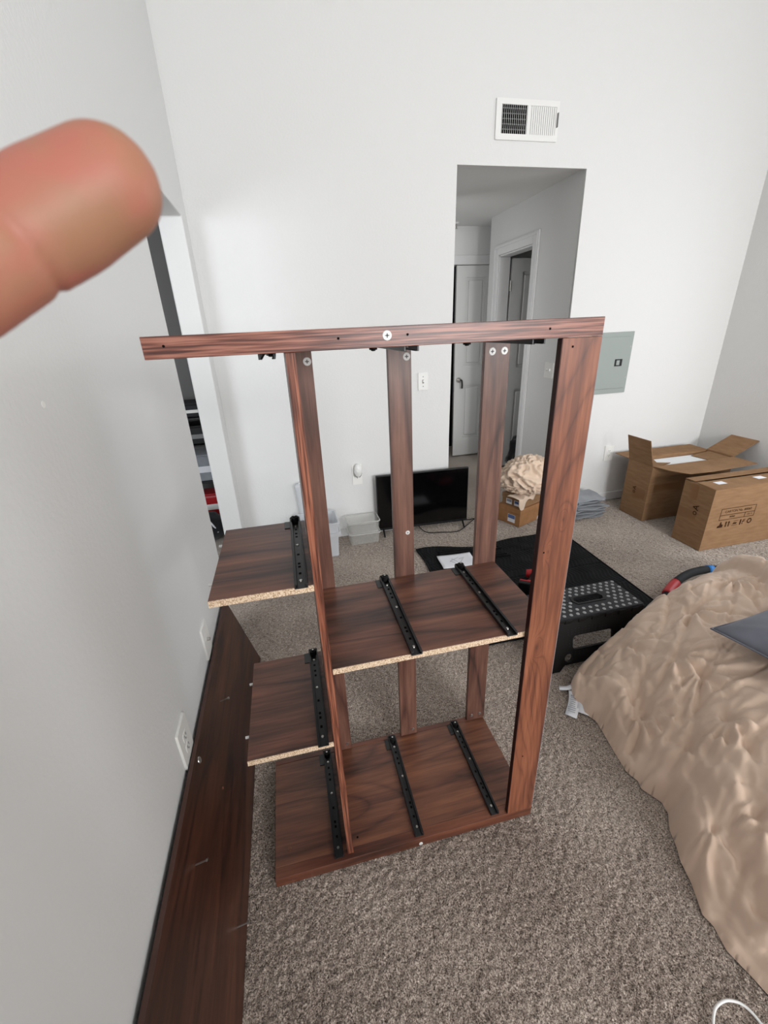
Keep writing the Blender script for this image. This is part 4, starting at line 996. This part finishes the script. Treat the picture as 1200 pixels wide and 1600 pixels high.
# slate grey cushion on the comforter
def cushion():
    bm = bmesh.new(); G = 40; hw = .24; grid = {}
    for s_ in (1, -1):
        for i in range(G+1):
            for j in range(G+1):
                u, v_ = i/G*2-1, j/G*2-1
                if s_ < 0 and (i in (0, G) or j in (0, G)): grid[(s_, i, j)] = grid[(1, i, j)]; continue
                pinch = 1-.07*(1-u*u)*abs(v_)**3-.0
                pin2 = 1-.07*(1-v_*v_)*abs(u)**3
                k = ((1-abs(u)**2.2)*(1-abs(v_)**2.2))**.5
                z = s_*.058*k*(1 if s_ > 0 else .55)+.004*noise.noise(Vector((u*3, v_*3, s_)))*k+(.010*math.exp(-((u*.8+v_*.5+.25)/.08)**2)*k if s_ > 0 else 0)
                grid[(s_, i, j)] = bm.verts.new((u*hw*pin2, v_*hw*pinch, z))
        for i in range(G):
            for j in range(G):
                f = [grid[(s_, i, j)], grid[(s_, i+1, j)], grid[(s_, i+1, j+1)], grid[(s_, i, j+1)]]
                bm.faces.new(f if s_ > 0 else f[::-1])
    t = thing('cushion', 'slate grey cushion lying on the beige comforter', 'cushion', (1.600, .700, .515), math.radians(8))
    t.rotation_euler = (math.radians(-2), math.radians(-3), math.radians(6))
    obj('cover', bm, 'grey_fabric', t, smooth=True)
    P = [Vector((u*hw*(1-.07*(1-v_*v_)*abs(u)**3), v_*hw*(1-.07*(1-u*u)*abs(v_)**3), .001)) for u, v_ in [(k/12*2-1, -1) for k in range(12)]+[(1, k/12*2-1) for k in range(12)]+[(1-k/12*2, 1) for k in range(12)]+[(-1, 1-k/12*2) for k in range(13)]]
    obj('piping', tube(bmesh.new(), P, .0035, 6), 'grey_fabric', t, smooth=True)
cushion()

# white cable loop on the carpet
c = obj('charging_cable', tube(bmesh.new(), smooth_path([(.60, .10, .004), (.72, .17, .004), (.762, .245, .004), (.79, .272, .004), (.815, .281, .004), (.843, .280, .004), (.868, .265, .004), (.878, .232, .004), (.88, .15, .004), (.86, .02, .004)], 8), .0032, 10), 'white_plastic', smooth=True)
tag(c, 'white cable looping on the carpet by the comforter', 'cable')

# ------------------------------------------------------------------ the photographer's hand, fingertip in front of the lens
CH = {'index': [[-0.02685, 0.10383, 1.52603, 0.0094], [-0.03391, 0.10185, 1.52179, 0.0098], [-0.0395, 0.09934, 1.51814, 0.00944], [-0.04356, 0.09694, 1.51549, 0.00966], [-0.05109, 0.09033, 1.5095, 0.00993], [-.07900, .06900, 1.49900, .0104], [-.1250, .0480, 1.4840, .0125]],
'middle': [[-.06383, -.01279, 1.4705, .008], [-.06664, .0084, 1.48177, .0092], [-.08563, .02386, 1.48238, .0103], [-.1175, .02138, 1.47146, .0125]],
'ring': [[-.07052, -.02022, 1.4505, .0078], [-.07358, .00021, 1.45993, .009], [-.09295, .01389, 1.46133, .0098], [-.12482, .01074, 1.45396, .012]],
'little': [[-.0789, -.02643, 1.43241, .0068], [-.0826, -.00855, 1.44081, .0078], [-.10066, .00211, 1.44109, .0086], [-.13046, -.00176, 1.43809, .011]],
'thumb': [[-.05593, -.00006, 1.53832, .0088], [-.07442, -.00581, 1.52144, .0105], [-.10625, -.01377, 1.49314, .013], [-.15029, -.01109, 1.45778, .016]],
'palm1': [[-.1250, .0480, 1.4840, .0125], [-.16229, -.00297, 1.44518, .017]],
'palm2': [[-.1175, .02138, 1.47146, .0135], [-.16623, -.00532, 1.43797, .018]],
'palm3': [[-.12482, .01074, 1.45396, .013], [-.17152, -.00923, 1.4316, .018]],
'palm4': [[-.13046, -.00176, 1.43809, .012], [-.17584, -.01338, 1.42518, .017]],
'wrist': [[-.16648, -.00607, 1.43614, .019], [-.20104, -.03051, 1.40957, .021], [-.23979, -.05871, 1.3775, .023]],
'wrist2': [[-.17584, -.01338, 1.42518, .018], [-.21268, -.03392, 1.39623, .022], [-.25079, -.06023, 1.36875, .025]],
'web': [[-.1250, .0480, 1.4840, .011], [-.10625, -.01377, 1.49314, .012], [-.15029, -.01109, 1.45778, .015]]}
def remeshed(chains, voxel, it=10):
    bm = bmesh.new()
    for ch in chains:
        for a, b in zip(ch, ch[1:]): cyl(bm, a[:3], b[:3], a[3], b[3], 20)
        for p in ch: bmesh.ops.create_uvsphere(bm, u_segments=20, v_segments=12, radius=p[3], matrix=Matrix.Translation(p[:3]))
    me = bpy.data.meshes.new('h'); bm.to_mesh(me); bm.free()
    ob = bpy.data.objects.new('h', me); COL.objects.link(ob)
    r = ob.modifiers.new('r', 'REMESH'); r.mode = 'VOXEL'; r.voxel_size = voxel
    s = ob.modifiers.new('s', 'SMOOTH'); s.iterations = it; s.factor = .5
    me2 = bpy.data.meshes.new_from_object(ob.evaluated_get(bpy.context.evaluated_depsgraph_get())); bpy.data.objects.remove(ob)
    return me2
def rest_of_person(t):
    # photographer's unseen body behind the lens, added to shade the left wall
    head = [[[0, -.385, 1.635, .088], [0, -.40, 1.60, .088], [0, -.375, 1.555, .066], [0, -.335, 1.525, .032]], [[0, -.41, 1.56, .058], [0, -.435, 1.44, .062]], [[0, -.300, 1.600, .010], [0, -.288, 1.575, .014]],
            [[-.088, -.395, 1.585, .014], [-.090, -.40, 1.605, .016]], [[.088, -.395, 1.585, .014], [.090, -.40, 1.605, .016]]]
    obj_me('head', remeshed(head, .005, 6), 'skin', t, smooth=True)
    hair = [[[0, -.405, 1.655, .090], [0, -.43, 1.625, .088], [0, -.44, 1.58, .078]]]
    obj_me('hair', remeshed(hair, .006, 5), 'dark_cloth', t, smooth=True)
    for sx in (-1, 1):
        obj('eye', cyl(bmesh.new(), (sx*.031, -.300, 1.597), (sx*.031, -.296, 1.597), .010, .006, 14), 'nail', t)
        obj('iris', cyl(bmesh.new(), (sx*.031, -.296, 1.597), (sx*.031, -.2955, 1.597), .005, .005, 12), 'black_dark', t)
    obj_me('mouth', flat_mesh([[(-.022, 0), (-.008, .006), (0, .004), (.008, .006), (.022, 0), (.010, -.007), (-.010, -.007)]], .006, frameM((0, -.302, 1.535), (1, 0, 0), (0, 0, 1), (0, -1, 0))), 'nail', t)
    shirt = [[[-.165, -.44, 1.37, .062], [0, -.44, 1.39, .075], [.165, -.44, 1.37, .062]], [[-.07, -.43, 1.27, .125], [-.05, -.43, 1.05, .112], [-.07, -.43, .93, .115], [.07, -.43, .93, .115]], [[.07, -.43, 1.27, .125], [.05, -.43, 1.05, .112], [.07, -.43, .93, .115]],
             [[-.175, -.44, 1.365, .062], [-.27, -.345, 1.25, .056]], [[.175, -.44, 1.365, .062], [.215, -.455, 1.22, .056]]]
    obj_me('shirt', remeshed(shirt, .008, 8), 'felt', t, smooth=True)
    tr = [[[-.03, -.43, .93, .115], [.03, -.43, .93, .115]]]
    for sx in (-1, 1): tr += [[[sx*.075, -.43, .90, .112], [sx*.10, -.42, .70, .088], [sx*.10, -.41, .50, .068], [sx*.105, -.43, .30, .062], [sx*.11, -.44, .10, .052]]]
    obj_me('trousers', remeshed(tr, .008, 8), 'grey_fabric', t, smooth=True)
    for sx in (-1, 1): obj_me('shoe', remeshed([[[sx*.115, -.46, .042, .042], [sx*.12, -.38, .042, .042], [sx*.13, -.27, .034, .034]]], .006, 5), 'rubber', t, smooth=True)
    obj_me('arm', remeshed([[[-.26, -.355, 1.26, .044], [-.33, -.27, 1.17, .041], [-.30, -.16, 1.27, .036], [-.2454, -.0595, 1.373, .025]]], .006, 6), 'skin', t, smooth=True)
    obj_me('arm', remeshed([[[.210, -.455, 1.24, .044], [.245, -.46, 1.10, .040], [.255, -.43, .98, .035], [.25, -.41, .87, .026]]], .006, 6), 'skin', t, smooth=True)
def hand():
    bm = bmesh.new()
    for k, ch in CH.items():
        for a, b in zip(ch, ch[1:]):
            cyl(bm, a[:3], b[:3], a[3], b[3], 20)
        for p in ch: bmesh.ops.create_uvsphere(bm, u_segments=20, v_segments=12, radius=p[3], matrix=Matrix.Translation(p[:3]))
    me = bpy.data.meshes.new('h'); bm.to_mesh(me); bm.free()
    ob = bpy.data.objects.new('h', me); COL.objects.link(ob)
    r = ob.modifiers.new('r', 'REMESH'); r.mode = 'VOXEL'; r.voxel_size = .0013
    s = ob.modifiers.new('s', 'SMOOTH'); s.iterations = 14; s.factor = .5
    me2 = bpy.data.meshes.new_from_object(ob.evaluated_get(bpy.context.evaluated_depsgraph_get())); bpy.data.objects.remove(ob)
    # flexion crease at the last joint
    c = Vector((-.0400, .0963, 1.5138)); ax = (Vector(CH['index'][0][:3])-Vector(CH['index'][4][:3])).normalized()
    me2.update()
    for v_ in me2.vertices:
        q = v_.co-c
        if q.length < .02:
            tt = q.dot(ax); v_.co -= v_.normal*(.00065*math.exp(-(tt/.0009)**2)); v_.co += v_.normal*.0004*math.exp(-((tt-.0065)/.006)**2)
    t = thing('person', "photographer with one fingertip reaching blurred in front of the lens", 'person', (0, 0, 0))
    obj_me('hand', me2, 'skin', t, smooth=True)
    rest_of_person(t)
    mir = me2.copy(); D = Vector((.0487, .0267, .0335)); D.x = -D.x; Rm = D.rotation_difference(Vector((0, .12, -1))).to_matrix().to_4x4()
    mir.transform(Matrix.Translation((.25, -.41, .87)) @ Rm @ Matrix.Diagonal((-1, 1, 1, 1)) @ Matrix.Translation((.2454, .0595, -1.373))); mir.flip_normals()
    o = bpy.data.objects.new('hand', mir); COL.objects.link(o); o.parent = t
    tip, nxt = Vector(CH['index'][0][:3]), Vector(CH['index'][1][:3]); ax = (tip-nxt).normalized()
    back = (tip-Vector((0, 0, 1.5))).normalized(); back = (back-ax*back.dot(ax)).normalized(); side = ax.cross(back)
    bm = bmesh.new(); G = 8; gv = {}
    for i in range(G+1):
        for j in range(G+1):
            a = (i/G*2-1)*.85; L_ = -.009+j/G*.014; rr = .0086-.0010*(j/G)
            gv[i, j] = bm.verts.new(tip+ax*L_+side*math.sin(a)*rr*.88+back*math.cos(a)*rr)
    for i in range(G):
        for j in range(G): bm.faces.new((gv[i, j], gv[i+1, j], gv[i+1, j+1], gv[i, j+1]))
    obj('fingernail', bm, 'nail', t, smooth=True)
hand()
